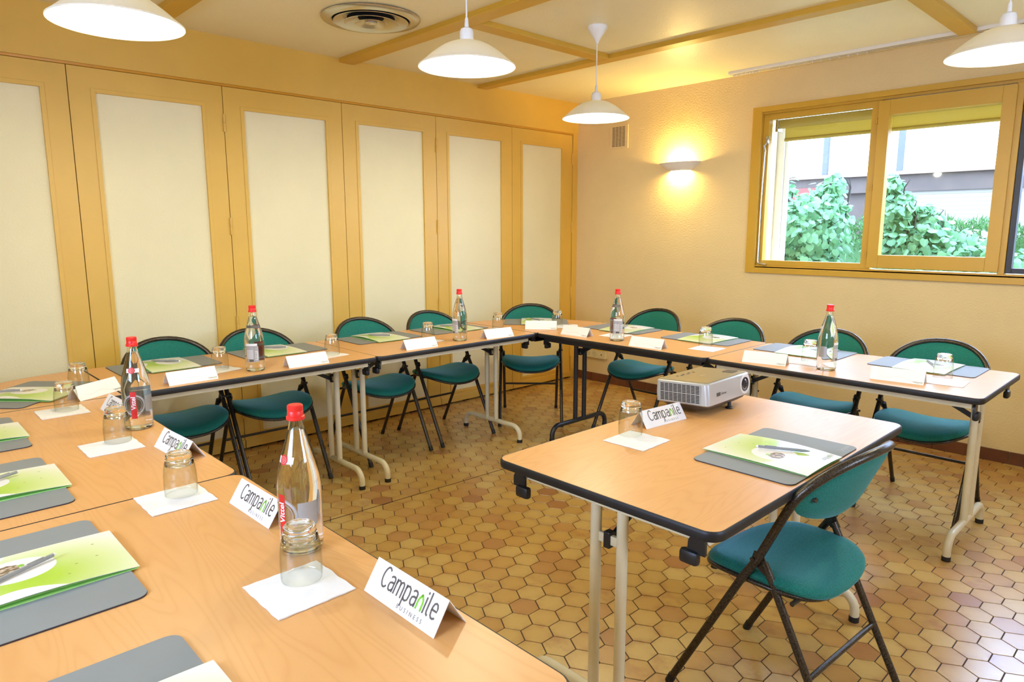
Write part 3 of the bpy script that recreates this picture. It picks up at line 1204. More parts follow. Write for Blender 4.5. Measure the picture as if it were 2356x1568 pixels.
def make_table(label, loc, rz, L=1.176, Wd=0.682, mat='leg_cream'):
    t = thing('folding_table', label, 'table', (loc[0], loc[1], 0), rz, 'rectangular folding tables')
    top_parts(t, lambda o: rrect(L, Wd, 0.035, 6, o))
    lm = M[mat]
    bm = BM()
    a, b, th = L / 2 - 0.040, Wd / 2 - 0.035, 0.022
    za, zb = TZ - 0.052, TZ - BT
    box(bm, -a, a, -b, -b + th, za, zb, 0.002)
    box(bm, -a, a, b - th, b, za, zb, 0.002)
    for sx in (-1, 1):
        x0, x1 = sorted((sx * a, sx * (a - th)))
        box(bm, x0, x1, -b + th, b - th, za, zb, 0.002)
    obj('apron', bm, lm, t, smooth=0)
    for sx in (-1, 1):
        lx = sx * (L / 2 - 0.078)
        bm = BM()
        for sy in (-1, 1):
            tube(bm, [(lx, sy * 0.043, 0.098), (lx, sy * 0.043, TZ - 0.05)], 0.0150, 16)
        pts = [(lx, -0.268, 0.004), (lx, -0.268, 0.040)]
        for k in range(7):
            an = PI / 2 * k / 6
            pts.append((lx, -0.268 + 0.062 * (1 - math.cos(an)), 0.040 + 0.060 * math.sin(an)))
        pts += [(-0, 0, 0)][:0]
        full = pts + [(x, -y, z) for x, y, z in pts[::-1]]
        tube(bm, full, 0.0155, 14)
        box(bm, lx - 0.006, lx + 0.006, -0.03, 0.03, TZ - 0.165, TZ - 0.140, 0.001)
        lg = obj('leg', bm, lm, t, smooth=50)
        for sy in (-1, 1):
            bm = BM()
            tube(bm, [(lx, sy * 0.268, 0.0), (lx, sy * 0.268, 0.020)], 0.0170, 16)
            obj('foot_cap', bm, M['rubber'], lg)
        bm = BM()
        p0, p1 = (lx, 0.0, TZ - 0.160), (lx - sx * 0.22, 0.0, TZ - 0.045)
        box(bm, lx - 0.012, lx + 0.012, -0.010, 0.010, TZ - 0.175, TZ - 0.130, 0.003)
        loft(bm, [[(p0[0], y_, p0[2] + z_) for y_, z_ in ((-.004, -.011), (.004, -.011), (.004, .011), (-.004, .011))],
                  [(p1[0], y_, p1[2] + z_) for y_, z_ in ((-.004, -.011), (.004, -.011), (.004, .011), (-.004, .011))]])
        br = obj('brace', bm, M['plastic_black'], t, smooth=0)
        bm = BM()
        tube(bm, [(lx + 0.004, -0.020, TZ - 0.158), (lx + 0.004, 0.020, TZ - 0.158)], 0.008, 12)
        obj('bolt', bm, M['steel'], br)
        for sy in (-1, 1):
            clip(t, sx * (L / 2 - 0.036), sy * (Wd / 2 - 0.062), sx, M['plastic_black'])
    return t


GT = 'rectangular folding tables'
LT0, LT1 = -1.690, -2.848
xl = 0.815
L1_ = 1.164
tb = make_table('beech folding table by the folding doors, its near end at the left quarter-round table', (xl, -3.436), PI / 2, 1.168)
tb = make_table('beech folding table by the folding doors, its far end at the corner quarter-round table', (xl, -2.270), PI / 2, 1.158)
tb = make_table('beech folding table on black legs, along the window wall near the corner', (1.739, -1.345), 0, 1.192, 0.682, 'leg_black')
tb = make_table('beech folding table on cream legs under the window, with a free right end', (2.929, -1.345), 0, 1.178)
tb = make_table('beech folding table in the left foreground, touching the left quarter-round table', (1.750, -4.392), 0, 1.182)
tb = make_table('beech folding table closest to the camera, filling the bottom left', (2.941, -4.392), 0, 1.190)
tb = make_table('beech folding table standing alone and carrying the projector', (3.077, -2.872), PI / 2, 1.202, 0.690)


def quarter(label, x, y, rz):
    t = thing('quarter_round_table', label, 'table', (x, y, 0), rz, 'quarter-round corner table tops')
    top_parts(t, lambda o: qround(0.675, 28, o))
    bm = BM()
    prism(bm, [(0.03, 0.03), (0.18, 0.03), (0.16, 0.10), (0.10, 0.16), (0.03, 0.18)], TZ - 0.064, TZ - BT)
    obj('corner_bracket', bm, M['plastic_black'], t, smooth=0)
    bm = BM()
    for x0, x1, y0, y1 in ((-0.0, 0.60, 0.03, 0.05), (0.03, 0.05, 0.03, 0.60)):
        box(bm, x0, x1, y0, y1, TZ - 0.06, TZ - BT, 0.002)
    obj('apron', bm, M['plastic_black'], t, smooth=0)
    return t


quarter('quarter-round beech table top filling the far corner between the rows', 1.139, -1.683, PI / 2)
quarter('quarter-round beech table top at the left edge of the photo', 1.151, -4.027, PI)

# ------------------------------------------------------------------ chairs


def make_chair():
    t = thing('folding_chair', 'x', 'chair', group='green upholstered folding chairs')
    # local axes: +x = the way the sitter faces, +z up

    def lerp(a, b, f):
        return a + (b - a) * f
    foot, shoulder = Vector((0.245, 0, 0.012)), Vector((-0.090, 0, 0.663))
    hw = 0.215
    left = [Vector((foot.x, hw, foot.z)), Vector((0.03, hw, 0.425)), Vector((-0.012, hw, 0.495)), Vector((shoulder.x + 0.01, hw, shoulder.z - 0.02))]
    arch = []
    for k in range(0, 21):
        a = PI * k / 20
        cy = math.cos(a)
        sz = math.sin(a)
        y = hw * math.copysign(abs(cy) ** 0.92, cy)
        z = shoulder.z + 0.137 * sz
        x = shoulder.x - 0.060 * sz - 0.065 * (1 - (y / hw) ** 2)
        arch.append(Vector((x, y, z)))
    pts = left + arch + [Vector((p.x, -p.y, p.z)) for p in left[::-1]]
    # two separate front legs and the hoop between them share the tube line
    bm = BM()
    tube(bm, pts[2:-2], 0.0118, 12)
    hoop = obj('back_hoop', bm, M['tube'], t, smooth=60)
    for s_ in (1, -1):
        bm = BM()
        tube(bm, [(p.x, p.y * s_, p.z) for p in left[:3]], 0.0113, 12)
        lg = obj('leg', bm, M['tube'], t, smooth=60)
        bm = BM()
        tube(bm, [(0.250, hw * s_, 0.0), (0.238, hw * s_, 0.026)], 0.0128, 12)
        obj('foot_cap', bm, M['rubber'], lg)
        bm = BM()
        tube(bm, [(-0.262, 0.196 * s_, 0.012), (-0.158, 0.196 * s_, 0.215), (-0.045, 0.196 * s_, 0.440), (-0.022, 0.197 * s_, 0.482)], 0.0105, 12)
        lg = obj('leg', bm, M['tube'], t, smooth=60)
        bm = BM()
        tube(bm, [(-0.268, 0.196 * s_, 0.0), (-0.256, 0.196 * s_, 0.026)], 0.0118, 12)
        obj('foot_cap', bm, M['rubber'], lg)
        bm = BM()
        pl = [(0.004, 0.510), (-0.020, 0.508), (-0.040, 0.470), (-0.032, 0.452), (-0.012, 0.462), (0.010, 0.488)]
        loft(bm, [[(a, s_ * 0.2055, b) for a, b in pl], [(a, s_ * 0.2015, b) for a, b in pl]])
        tube(bm, [(-0.004, s_ * 0.198, 0.496), (-0.004, s_ * 0.2295, 0.496)], 0.006, 10)
        obj('pivot', bm, M['tube'], t, smooth=40)
    bm = BM()
    tube(bm, [(-0.158, -0.196, 0.215), (-0.158, 0.196, 0.215)], 0.0075, 10)
    obj('stretcher', bm, M['tube'], t, smooth=60)

    # backrest panel inside the hoop
    def back(yn, v, off):
        # yn in -1..1, v 0 (bottom) .. 1 (top)
        y = yn * (hw - 0.011)
        c = max(0.0, 1 - abs(yn) ** 2.17)
        ztop = shoulder.z + 0.003 + 0.127 * c ** 0.5
        zbot = shoulder.z + 0.001 - 0.062 * c ** 0.55
        z = lerp(zbot, ztop, v)
        f = (z - shoulder.z) / 0.137
        x = shoulder.x - 0.060 * (min(1, f) if f > 0 else f * 1.0) - 0.065 * (1 - (y / hw) ** 2)
        bulge = off * (1 - abs(yn) ** 6) * (1 - abs(2 * v - 1) ** 6) ** 0.5 if off else 0
        return Vector((x + bulge, y, z))
    bm = BM()
    nu, nv = 28, 10
    for off in (0.016, -0.009):
        g = [[bm.verts.new(back(-0.985 + 1.97 * i / nu, j / nv, off)) for j in range(nv + 1)] for i in range(nu + 1)]
        for i in range(nu):
            for j in range(nv):
                bm.faces.new((g[i][j], g[i + 1][j], g[i + 1][j + 1], g[i][j + 1]))
    bmesh.ops.remove_doubles(bm, verts=bm.verts, dist=0.0012)
    bk = obj('backrest', bm, M['fabric'], t, smooth=60)
    for s_ in (1, -1):
        p = back(s_ * 0.84, 0.50, 0)
        bm = BM()
        tube(bm, [(p.x - 0.0125, p.y, p.z), (p.x - 0.004, p.y, p.z)], 0.0065, 12)
        obj('screw', bm, M['tube'], bk)

    # seat cushion: saddle shaped, rounded outline
    def seat_xy(a, k):
        ca, sa = math.cos(a), math.sin(a)
        ex = 0.80 if ca > 0 else 0.60
        x = 0.024 + (0.192 if ca > 0 else 0.186) * math.copysign(abs(ca) ** ex, ca) * k
        y = 0.208 * math.copysign(abs(sa) ** ex, sa) * k
        return x, y

    def seat_z(x, y):
        return 0.423 + 0.030 * (y / 0.205) ** 2 - 0.012 * max(0, (x - 0.05) / 0.14) ** 2 - 0.006 * max(0, (-x - 0.02) / 0.14) ** 2
    bm = BM()
    na = 48
    prof = [(0.0, 0.010), (0.35, 0.010), (0.70, 0.009), (0.88, 0.005), (0.965, -0.003), (1.0, -0.014), (0.985, -0.024), (0.93, -0.028), (0.0, -0.028)]
    rings = []
    for k, dz in prof:
        if k == 0.0:
            rings.append([bm.verts.new((0.024, 0, seat_z(0.024, 0) + dz))])
            continue
        ring = []
        for i in range(na):
            x, y = seat_xy(2 * PI * i / na, k)
            ring.append(bm.verts.new((x, y, seat_z(x, y) + dz)))
        rings.append(ring)
    for a_, b_ in zip(rings, rings[1:]):
        for i in range(na):
            j = (i + 1) % na
            if len(a_) == 1:
                bm.faces.new((a_[0], b_[i], b_[j]))
            elif len(b_) == 1:
                bm.faces.new((a_[j], a_[i], b_[0]))
            else:
                bm.faces.new((a_[i], b_[i], b_[j], a_[j]))
    obj('seat', bm, M['fabric'], t, smooth=70)
    bm = BM()
    fr = []
    for i in range(na):
        x, y = seat_xy(2 * PI * i / na, 0.985)
        if x < 0.024:
            x = 0.024 + (x - 0.024) * 0.90
        fr.append((x, y, seat_z(x, y) - 0.031))
    tube(bm, fr, 0.0072, 8, closed=True)
    for s_ in (1, -1):
        tube(bm, [(-0.06, 0.190 * s_, 0.418), (0.06, 0.190 * s_, 0.418)], 0.006, 8)
    tube(bm, [(-0.105, -0.200, 0.402), (-0.105, 0.200, 0.402)], 0.0065, 8)
    tube(bm, [(0.034, -0.210, 0.412), (0.034, 0.210, 0.412)], 0.0065, 8)
    obj('seat_frame', bm, M['tube'], t, smooth=60)
    return t


CH = [
    ((0.575, -3.643), 0.0, 'green folding chair by the folding doors, behind the bottle with a red strip'),
    ((0.575, -3.184), 0.0, 'green folding chair by the folding doors, behind the bottle showing its grey back label'),
    ((0.575, -2.496), 0.0, 'green folding chair by the folding doors, partly behind two pairs of cream table legs'),
    ((0.575, -1.974), 0.0, 'green folding chair by the folding doors, behind the misty bottle next to the corner'),
    ((0.706, -1.290), -PI / 4, 'green folding chair in the far corner, seen straight from the front'),
    ((1.425, -0.940), -PI / 2, 'green folding chair before the window wall, seat seen left of the projector'),
    ((2.060, -1.040), -PI / 2, 'green folding chair before the window wall, its seat hidden behind the projector'),
    ((2.647, -1.080), -PI / 2, 'green folding chair under the window, behind the rightmost bottle'),
    ((3.174, -1.056), -PI / 2, 'green folding chair under the window at the free end of the row'),
    ((3.342, -2.888), PI - 0.06, 'green folding chair in the right foreground, seen from behind at the lone table'),
]
ch0 = make_chair()
for i, (p, a, lab) in enumerate(CH):
    if i == 0:
        ch0.location = (p[0], p[1], 0)
        ch0.rotation_euler = (0, 0, a)
        ch0['label'] = lab
    else:
        dup(ch0, (p[0], p[1], 0), a, lab)

# ------------------------------------------------------------------ table settings
# desk mat: local x = long side, +y = away from the reader
ZT = TZ + 0.0003


def make_mat():
    t = thing('desk_mat', 'x', 'desk mat', group='grey desk mats')
    bm = BM()
    prism(bm, rrect(0.445, 0.290, 0.022, 6), 0.0, 0.0022)
    obj('backing', bm, M['mat_edge'], t, smooth=40)
    bm = BM()
    prism(bm, rrect(0.444, 0.289, 0.022, 6), 0.0022, 0.0032)
    obj('mat_surface', bm, M['mat'], t, smooth=40)
    d = logo(lambda x, y: Vector((x + 0.15, y - 0.125, 0.00325)), 0.0095, 0.07)
    obj('mat_logo', d, [M['ink_light'], M['ink_light']], t, smooth=0)
    return t


def make_booklet():
    """folder: x across (0.215), y along (0.31), reader at -y"""
    t = thing('booklet', 'x', 'booklet', group='green and white folders')
    w, l = 0.216, 0.312
    nu, nv = 10, 12

    def z(u, v):
        return 0.0042 + 0.0075 * math.sin(PI * min(1, max(0, v))) * (0.35 + 0.65 * u) + 0.004 * (1 - v) * math.sin(PI * u * 0.9)
    bm = BM()
    uvl = bm.loops.layers.uv.new('UVMap')
    top = [[bm.verts.new((-w / 2 + w * i / nu, -l / 2 + l * j / nv, z(i / nu, j / nv))) for j in range(nv + 1)] for i in range(nu + 1)]
    bot = [[bm.verts.new((v.co.x, v.co.y, v.co.z - 0.0009)) for v in col] for col in top]
    for i in range(nu):
        for j in range(nv):
            f = bm.faces.new((top[i][j], top[i + 1][j], top[i + 1][j + 1], top[i][j + 1]))
            for lp in f.loops:
                lp[uvl].uv = ((lp.vert.co.x + w / 2) / w, (lp.vert.co.y + l / 2) / l)
            f = bm.faces.new((bot[i][j + 1], bot[i + 1][j + 1], bot[i + 1][j], bot[i][j]))
            for lp in f.loops:
                lp[uvl].uv = (0.05, 0.95)
    brd = [(i, 0) for i in range(nu)] + [(nu, j) for j in range(nv)] + [(i, nv) for i in range(nu, 0, -1)] + [(0, j) for j in range(nv, 0, -1)]
    for k in range(len(brd)):
        a, b = brd[k], brd[(k + 1) % len(brd)]
        f = bm.faces.new((top[a[0]][a[1]], bot[a[0]][a[1]], bot[b[0]][b[1]], top[b[0]][b[1]]))
        for lp in f.loops:
            lp[uvl].uv = (0.05, 0.95)
    cv = obj('cover', bm, M['cover'], t, smooth=40)
    d = logo(lambda x, y: Vector((x, y, 0)), 0.0115, 0.07)
    for v in d.verts:
        x, y = v.co.x + w / 2 - 0.085, v.co.y - l / 2 + 0.018
        v.co = Vector((x, y, z((x + w / 2) / w, (y + l / 2) / l) + 0.0004))
    obj('cover_logo', d, [M['ink_pale'], M['green_ink']], cv, smooth=0)
    bm = BM()
    box(bm, -w / 2 + 0.004, w / 2 - 0.001, -l / 2 + 0.003, l / 2 - 0.002, 0.0, 0.0009)
    g_ = [[bm.verts.new((-w / 2 + 0.010 + (w - 0.011) * i / nu, -l / 2 + 0.004 + (l - 0.008) * j / nv, 0.0009 + (z(i / nu, j / nv) - 0.0009) * 0.62)) for j in range(nv + 1)] for i in range(nu + 1)]
    for i in range(nu):
        for j in range(nv):
            bm.faces.new((g_[i][j], g_[i + 1][j], g_[i + 1][j + 1], g_[i][j + 1]))
    obj('inner_page', bm, M['green_page'], t, smooth=40)
    return t


def make_pencil():
    t = thing('mechanical_pencil', 'x', 'pencil', group='grey mechanical pencils')
    bm = BM()
    tube(bm, [(0.0, 0, 0), (0.012, 0, 0), (0.020, 0, 0), (0.122, 0, 0)], 0.004, 10, radii=[0.0012, 0.0036, 0.0042, 0.0042])
    obj('barrel', bm, M['pencil'], t, smooth=40)
    bm = BM()
    box(bm, 0.088, 0.120, -0.0011, 0.0011, 0.003, 0.0054, 0.0004)
    obj('clip', bm, M['pencil'], t, smooth=0)
    bm = BM()
    tube(bm, [(0.122, 0, 0), (0.125, 0, 0), (0.138, 0, 0)], 0.004, 10, radii=[0.0030, 0.0040, 0.0040])
    obj('push_cap', bm, M['pencil'], t, smooth=40)
    bm = BM()
    tube(bm, [(0.138, 0, 0), (0.142, 0, 0), (0.144, 0, 0)], 0.003, 10, radii=[0.0034, 0.0032, 0.0018])
    obj('eraser', bm, M['eraser'], t, smooth=40)
    return t


def make_napkin():
    bm = BM()
    n = 12
    s_ = 0.146
    g = []
    for lvl in (0, 1):
        rows_ = []
        for i in range(n + 1):
            row = []
            for j in range(n + 1):
                x, y = -s_ / 2 + s_ * i / n, -s_ / 2 + s_ * j / n
                z = 0.0004 if lvl == 0 else 0.0018 + 0.0009 * math.sin(i * 1.1) * math.sin(j * 0.8 + 1) + (0.0006 if i in (0, n) or j in (0, n) else 0)
                if (i in (0, n) or j in (0, n)):
                    x += 0.0008 * math.sin(j * 2.1 + i)
                    y += 0.0008 * math.sin(i * 1.7 + j)
                row.append(bm.verts.new((x, y, z)))
            rows_.append(row)
        for i in range(n):
            for j in range(n):
                bm.faces.new((rows_[i][j], rows_[i + 1][j], rows_[i + 1][j + 1], rows_[i][j + 1]))
        g.append(rows_)
    brd = [(i, 0) for i in range(n)] + [(n, j) for j in range(n)] + [(i, n) for i in range(n, 0, -1)] + [(0, j) for j in range(n, 0, -1)]
    for k in range(len(brd)):
        a, b = brd[k], brd[(k + 1) % len(brd)]
        bm.faces.new((g[1][a[0]][a[1]], g[0][a[0]][a[1]], g[0][b[0]][b[1]], g[1][b[0]][b[1]]))
    o = obj('paper_napkin', bm, M['napkin'], smooth=50)
    return tag(o, 'x', 'napkin', 'square white paper napkins')


def make_glass():
    """upturned tumbler: thin wall plus a thick solid base on top"""
    bm = BM()
    wall = [(0.0352, 0.0), (0.0366, 0.0008), (0.0376, 0.006), (0.0380, 0.030), (0.0374, 0.050), (0.0352, 0.070), (0.0325, 0.082)]
    lathe(bm, wall, 40)
    lathe(bm, [(0.0352, 0.0), (0.0360, 0.006), (0.0364, 0.030), (0.0358, 0.050), (0.0336, 0.070), (0.0318, 0.080)], 40)
    nw = len(bm.faces)
    lathe(bm, [(0.0, 0.0835), (0.018, 0.0835), (0.0255, 0.0815), (0.0300, 0.0765), (0.0322, 0.0755), (0.0328, 0.0800), (0.0308, 0.0895), (0.0286, 0.0945), (0.0293, 0.0975),
               (0.0290, 0.1015), (0.0262, 0.1048), (0.0215, 0.1050), (0.0190, 0.1030), (0.0, 0.1022)], 40)
    bm.faces.ensure_lookup_table()
    for f in bm.faces[nw:]:
        f.material_index = 1
    for v in bm.verts:
        if 0.0855 < v.co.z < 0.096:
            a = math.atan2(v.co.y, v.co.x)
            k = 1 + 0.020 * math.cos(a * 8)
            v.co.x *= k
            v.co.y *= k
    o = obj('tumbler', bm, [M['thin_glass'], M['glass']], smooth=50)
    return tag(o, 'x', 'glass', 'upturned clear tumblers')


def make_card():
    """tent card: side A (logo) faces -y, side B (room side) faces +y"""
    t = thing('tent_card', 'x', 'name card', group='white folded tent cards')
    L, hd, hz, th = 0.205, 0.034, 0.0525, 0.0006
    bm = BM()
    pr_ = [(-hd, 0.0), (0.0, hz), (hd, 0.0), (hd - 0.0012, 0.0), (0.0, hz - 0.0022), (-hd + 0.0012, 0.0)]
    loft(bm, [[(-L / 2, a, b) for a, b in pr_], [(L / 2, a, b) for a, b in pr_]], False, False)
    for ex in (-L / 2, L / 2):
        v = [bm.verts.new((ex, a, b)) for a, b in pr_]
        bm.faces.new((v[0], v[1], v[4], v[5]))
        bm.faces.new((v[1], v[2], v[3], v[4]))
    obj('card', bm, M['paper'], t, smooth=0)
    sl = Vector((0, hd, hz)).normalized()
    nA = Vector((0, -hz, hd)).normalized() * 0.0004
    fa = lambda x, y: Vector((x, -hd, 0)) + sl * y + nA
    d = logo(lambda x, y: fa(x - 0.0700, y + 0.0235), 0.0240, 0.074)
    obj('logo', d, [M['ink'], M['green_ink']], t, smooth=0)
    b = text_bm('BUSINESS', 0.0105, lambda x, y: fa(x - 0.008, y + 0.0068), 1.75)
    obj('logo_caption', b, M['caption'], t, smooth=0)
    sB = Vector((0, -hd, hz)).normalized()
    nB = Vector((0, hz, hd)).normalized() * 0.0004
    fb = lambda x, y: Vector((-x, hd, 0)) + sB * y + nB
    d = logo(lambda x, y: fb(x + 0.062, y + 0.006), 0.0055, 0.070)
    obj('small_logo', d, [M['ink'], M['green_ink']], t, smooth=0)
    bm = BM()
    ribbon(bm, [(x_, 0.020 + 0.006 * math.sin(x_ * 55 + 1) - x_ * 0.06) for x_ in [-0.07 + 0.01 * k for k in range(15)]], 0.00025, lambda x, y: fb(x, y))
    obj('wave_line', bm, M['ink_light'], t, smooth=0)
    return t


mat0, book0, pen0, nap0, gl0, card0 = make_mat(), make_booklet(), make_pencil(), make_napkin(), make_glass(), make_card()
first = {'mat': mat0, 'book': book0, 'pen': pen0, 'nap': nap0, 'gl': gl0, 'card': card0}
used = set()


def place(kind, x, y, z, rz, label):
    o = first[kind]
    if kind not in used:
        used.add(kind)
        o.location = (x, y, z)
        o.rotation_euler = (0, 0, rz)
        o['label'] = label
        return o
    return dup(o, (x, y, z), rz, label)


# reader side rotation: near row 0, door row -90 deg (reader at -x), window row 180, corner, lone table +90
D90 = PI / 2
MATS = [
    ('closest to the camera, cut by the bottom edge', 2.800 + 0.00, -4.566, 0.0),
    ('in the left foreground beside the second napkin, under a folder with a stone picture', 2.632, -4.566, 0.0),
]
P_F = 'on the lone table beside the projector'
SET = {
    # key: (mat x, y, rot, book dx, dy (reader frame), phrase)
    'n1': (3.232 - 0.0, -4.566, 0.0, -0.02, 0.0, 'at the bottom edge of the photo, nearest the camera'),
    'n2': (2.632, -4.562, 0.0, 0.0, 0.0, 'in the left foreground, largest one seen nearly whole'),
    'n3': (2.050, -4.556, 0.0, 0.0, 0.0, 'at the left edge, beyond the foreground table seam'),
    'n4': (1.470, -4.550, 0.0, 0.0, 0.0, 'at the left edge, nearest the left quarter-round table'),
    'LC': (0.878, -4.300, -PI / 4, 0.0, 0.0, 'on the quarter-round table at the left edge'),
    'L1': (0.636, -3.712, -D90, 0.0, 0.0, 'by the folding doors, behind the left bottle'),
    'L2': (0.636, -3.146, -D90, 0.0, 0.0, 'by the folding doors, behind the grey-labelled bottle'),
    'L3': (0.628, -2.506, -D90, 0.0, 0.0, 'by the folding doors, between the two bottles of that row'),
    'L4': (0.636, -1.975, -D90, 0.0, 0.0, 'by the folding doors, behind the misty bottle'),
    'C': (0.790, -1.324, -3 * PI / 4, 0.0, 0.0, 'on the quarter-round table in the far corner'),
    'R1': (1.416, -1.160, PI, 0.0, 0.0, 'by the window wall, behind the bottle nearest the corner'),
    'R2': (2.017, -1.150, PI, 0.0, 0.0, 'by the window wall, left of the table seam'),
    'R3': (2.599, -1.135, PI, 0.0, 0.0, 'under the window, behind the rightmost bottle'),
    'R4': (3.178, -1.130, PI, 0.0, 0.0, 'at the free right end of the window row'),
    'F': (3.268, -2.866, D90, 0.0, 0.0, 'on the lone table beside the projector'),
}
BOOK = {  # centre, reader rotation, extra twist
    'n1': (3.238, -4.566, 0.0), 'n2': (2.630, -4.558, 0.0), 'n3': (2.048, -4.553, 0.0), 'n4': (1.475, -4.553, 0.0),
    'LC': (0.918, -4.290, -PI / 4), 'L1': (0.655, -3.712, -D90), 'L2': (0.640, -3.165, -D90), 'L3': (0.645, -2.508, -D90),
    'L4': (0.645, -1.930, -D90), 'C': (0.800, -1.325, -3 * PI / 4), 'R1': (1.464, -1.172, PI + 0.03), 'R2': (2.040, -1.155, PI - 0.03),
    'R3': (2.625, -1.160, PI + 0.02), 'R4': (3.190, -1.148, PI - 0.02), 'F': (3.262, -2.892, D90 - 0.02)}
MROT = {'n1': 0, 'n2': 0, 'n3': 0, 'n4': 0, 'LC': -PI / 4, 'L1': -D90, 'L2': -D90, 'L3': -D90, 'L4': -D90, 'C': -3 * PI / 4 + PI / 2 * 0, 'R1': PI, 'R2': PI, 'R3': PI, 'R4': PI, 'F': D90}
for k, (x, y, r, _, _, ph) in SET.items():
    rr = MROT[k]
    if k == 'C':
        rr = -3 * PI / 4
    if k == 'n1':
        x = 2.800 + 0.0
    place('mat', x if k != 'n1' else 3.232, y, ZT, rr, 'grey desk mat ' + ph)
for k, (x, y, r) in BOOK.items():
    place('book', x, y, ZT + 0.0034, r, 'green and white folder ' + SET[k][5])
# pencils: eraser end is +x of the pencil; (tip, eraser)
PEN = {'F': ((3.350, -2.838), (3.205, -2.912)), 'n2': ((2.665, -4.640), (2.590, -4.492)), 'n3': ((2.060, -4.610), (1.996, -4.490)),
       'L1': ((0.575, -3.755), (0.685, -3.650)), 'L2': ((0.570, -3.215), (0.668, -3.100)), 'L3': ((0.590, -2.560), (0.715, -2.463)),
       'L4': ((0.575, -2.010), (0.665, -1.905)), 'C': ((0.718, -1.308), (0.860, -1.345)), 'R1': ((1.475, -1.235), (1.415, -1.100)),
       'R4': ((3.156, -1.061), (3.223, -1.190)), 'LC': ((0.820, -4.440), (0.888, -4.310))}
for k, (a, b) in PEN.items():
    place('pen', a[0], a[1], ZT + 0.0206, math.atan2(b[1] - a[1], b[0] - a[0]), 'grey pencil on the folder ' + SET[k][5])

NP = {
    'n1': (3.015, -4.216, 0.0, 'nearest the camera in front of the largest tumbler'),
    'n2': (2.420, -4.236, 0.0, 'lying across the seam of the two foreground tables'),
    'n3': (1.859, -4.238, 0.0, 'beside the left bottle on the foreground table'),
    'n4': (1.294, -4.257, 0.0, 'on the foreground table next to the quarter-round table'),
    'LC': (0.925, -4.100, 0.72, 'on the left quarter-round table'),
    'L1': (0.924, -3.567, 0.26, 'by the folding doors, right of the left bottle'),
    'L2': (0.940, -3.013, 0.17, 'by the folding doors, right of the grey-labelled bottle'),
    'L3': (0.925, -2.375, 0.10, 'by the folding doors, left of the misty bottle'),
    'L4': (0.885, -1.785, 0.10, 'by the folding doors, next to the corner table'),
    'C': (1.085, -1.330, 0.75, 'on the far quarter-round table'),
    'R1': (1.565, -1.420, 0.10, 'under the window-wall bottle nearest the corner'),
    'R2': (2.200, -1.441, 0.06, 'left of the seam in the window row'),
    'R3': (2.755, -1.440, 0.06, 'behind the rightmost bottle'),
    'R4': (3.338, -1.450, 0.06, 'at the free right end of the window row'),
    'F': (2.913, -3.057, 0.03, 'on the lone table in front of its tent card'),
}
for k, (x, y, r, ph) in NP.items():
    place('nap', x, y, ZT, r, 'square white paper napkin ' + ph)
GLP = {
    'n1': (2.985, -4.195, 'largest upturned tumbler, in the foreground before the nearest bottle'),
    'n2': (2.398, -4.215, 'upturned tumbler on the napkin lying across the foreground table seam'),
    'n3': (1.815, -4.208, 'upturned tumbler touching the left bottle in view'),
    'n4': (1.284, -4.240, 'upturned tumbler on the foreground table, left of the bottle and the white card'),
    'LC': (0.918, -4.125, 'upturned tumbler on the left quarter-round table'),
    'L1': (0.930, -3.562, 'upturned tumbler between the left bottle and the grey-labelled bottle'),
    'L2': (0.945, -2.995, 'upturned tumbler by the folding doors, right of the grey-labelled bottle'),
    'L3': (0.915, -2.356, 'upturned tumbler by the folding doors, left of the misty bottle'),
    'L4': (0.858, -1.748, 'upturned tumbler by the folding doors, nearest the corner table'),
    'C': (1.040, -1.376, 'upturned tumbler on the far quarter-round table'),
    'R1': (1.574, -1.420, 'upturned tumbler seen through the window-wall bottle nearest the corner'),
    'R2': (2.150, -1.372, 'upturned tumbler above the projector, left of the seam in the window row'),
    'R3': (2.740, -1.405, 'upturned tumbler partly behind the rightmost bottle'),
    'R4': (3.302, -1.365, 'upturned tumbler at the free right end of the window row'),
    'F': (2.862, -3.020, 'upturned tumbler on the lone table beside its tent card'),
}
for k, (x, y, lab) in GLP.items():
    place('gl', x, y, ZT + 0.0026, 0.3, lab)
CP = {
    'n1': (3.203, -4.100, 0.0, 'white tent card with grey and green logo, nearest the camera'),
    'n2': (2.632, -4.115, 0.02, 'white tent card with logo, left of the nearest bottle'),
    'n3': (2.045, -4.105, 0.06, 'white tent card with logo, behind the tumbler on the table seam'),
    'n4': (1.440, -4.110, 0.04, 'white tent card mostly hidden behind a tumbler and the left bottle'),
    'LC': (1.078, -4.105, math.radians(-57), 'white tent card slanting on the left quarter-round table'),
    'L1': (1.085, -3.744, -D90 + 0.05, 'white tent card by the folding doors, right of the left bottle'),
    'L2': (1.090, -3.214, -D90 - 0.01, 'white tent card by the folding doors, right of the grey-labelled bottle'),
    'L3': (1.078, -2.538, -D90 - 0.04, 'white tent card by the folding doors, left of the misty bottle'),
    'L4': (1.100, -1.975, -D90 - 0.09, 'white tent card by the folding doors, right of the misty bottle'),
    'C': (1.040, -1.532, math.radians(40.3 + 180), 'white tent card facing the camera on the far quarter-round table'),
    'R1': (1.385, -1.575, PI + 0.03, 'cream tent card at the corner end of the window row'),
    'R2': (1.940, -1.620, PI + 0.08, 'cream tent card right of the window-wall bottle nearest the corner'),
    'R3': (2.605, -1.590, PI + 0.18, 'cream tent card left of the rightmost bottle'),
    'R4': (3.183, -1.558, PI + 0.10, 'cream tent card right of the rightmost bottle'),
    'F': (2.840, -2.829, D90 - 0.10, 'white tent card with logo on the lone table before the projector'),
}
for k, (x, y, r, lab) in CP.items():
    place('card', x, y, ZT, r, lab)

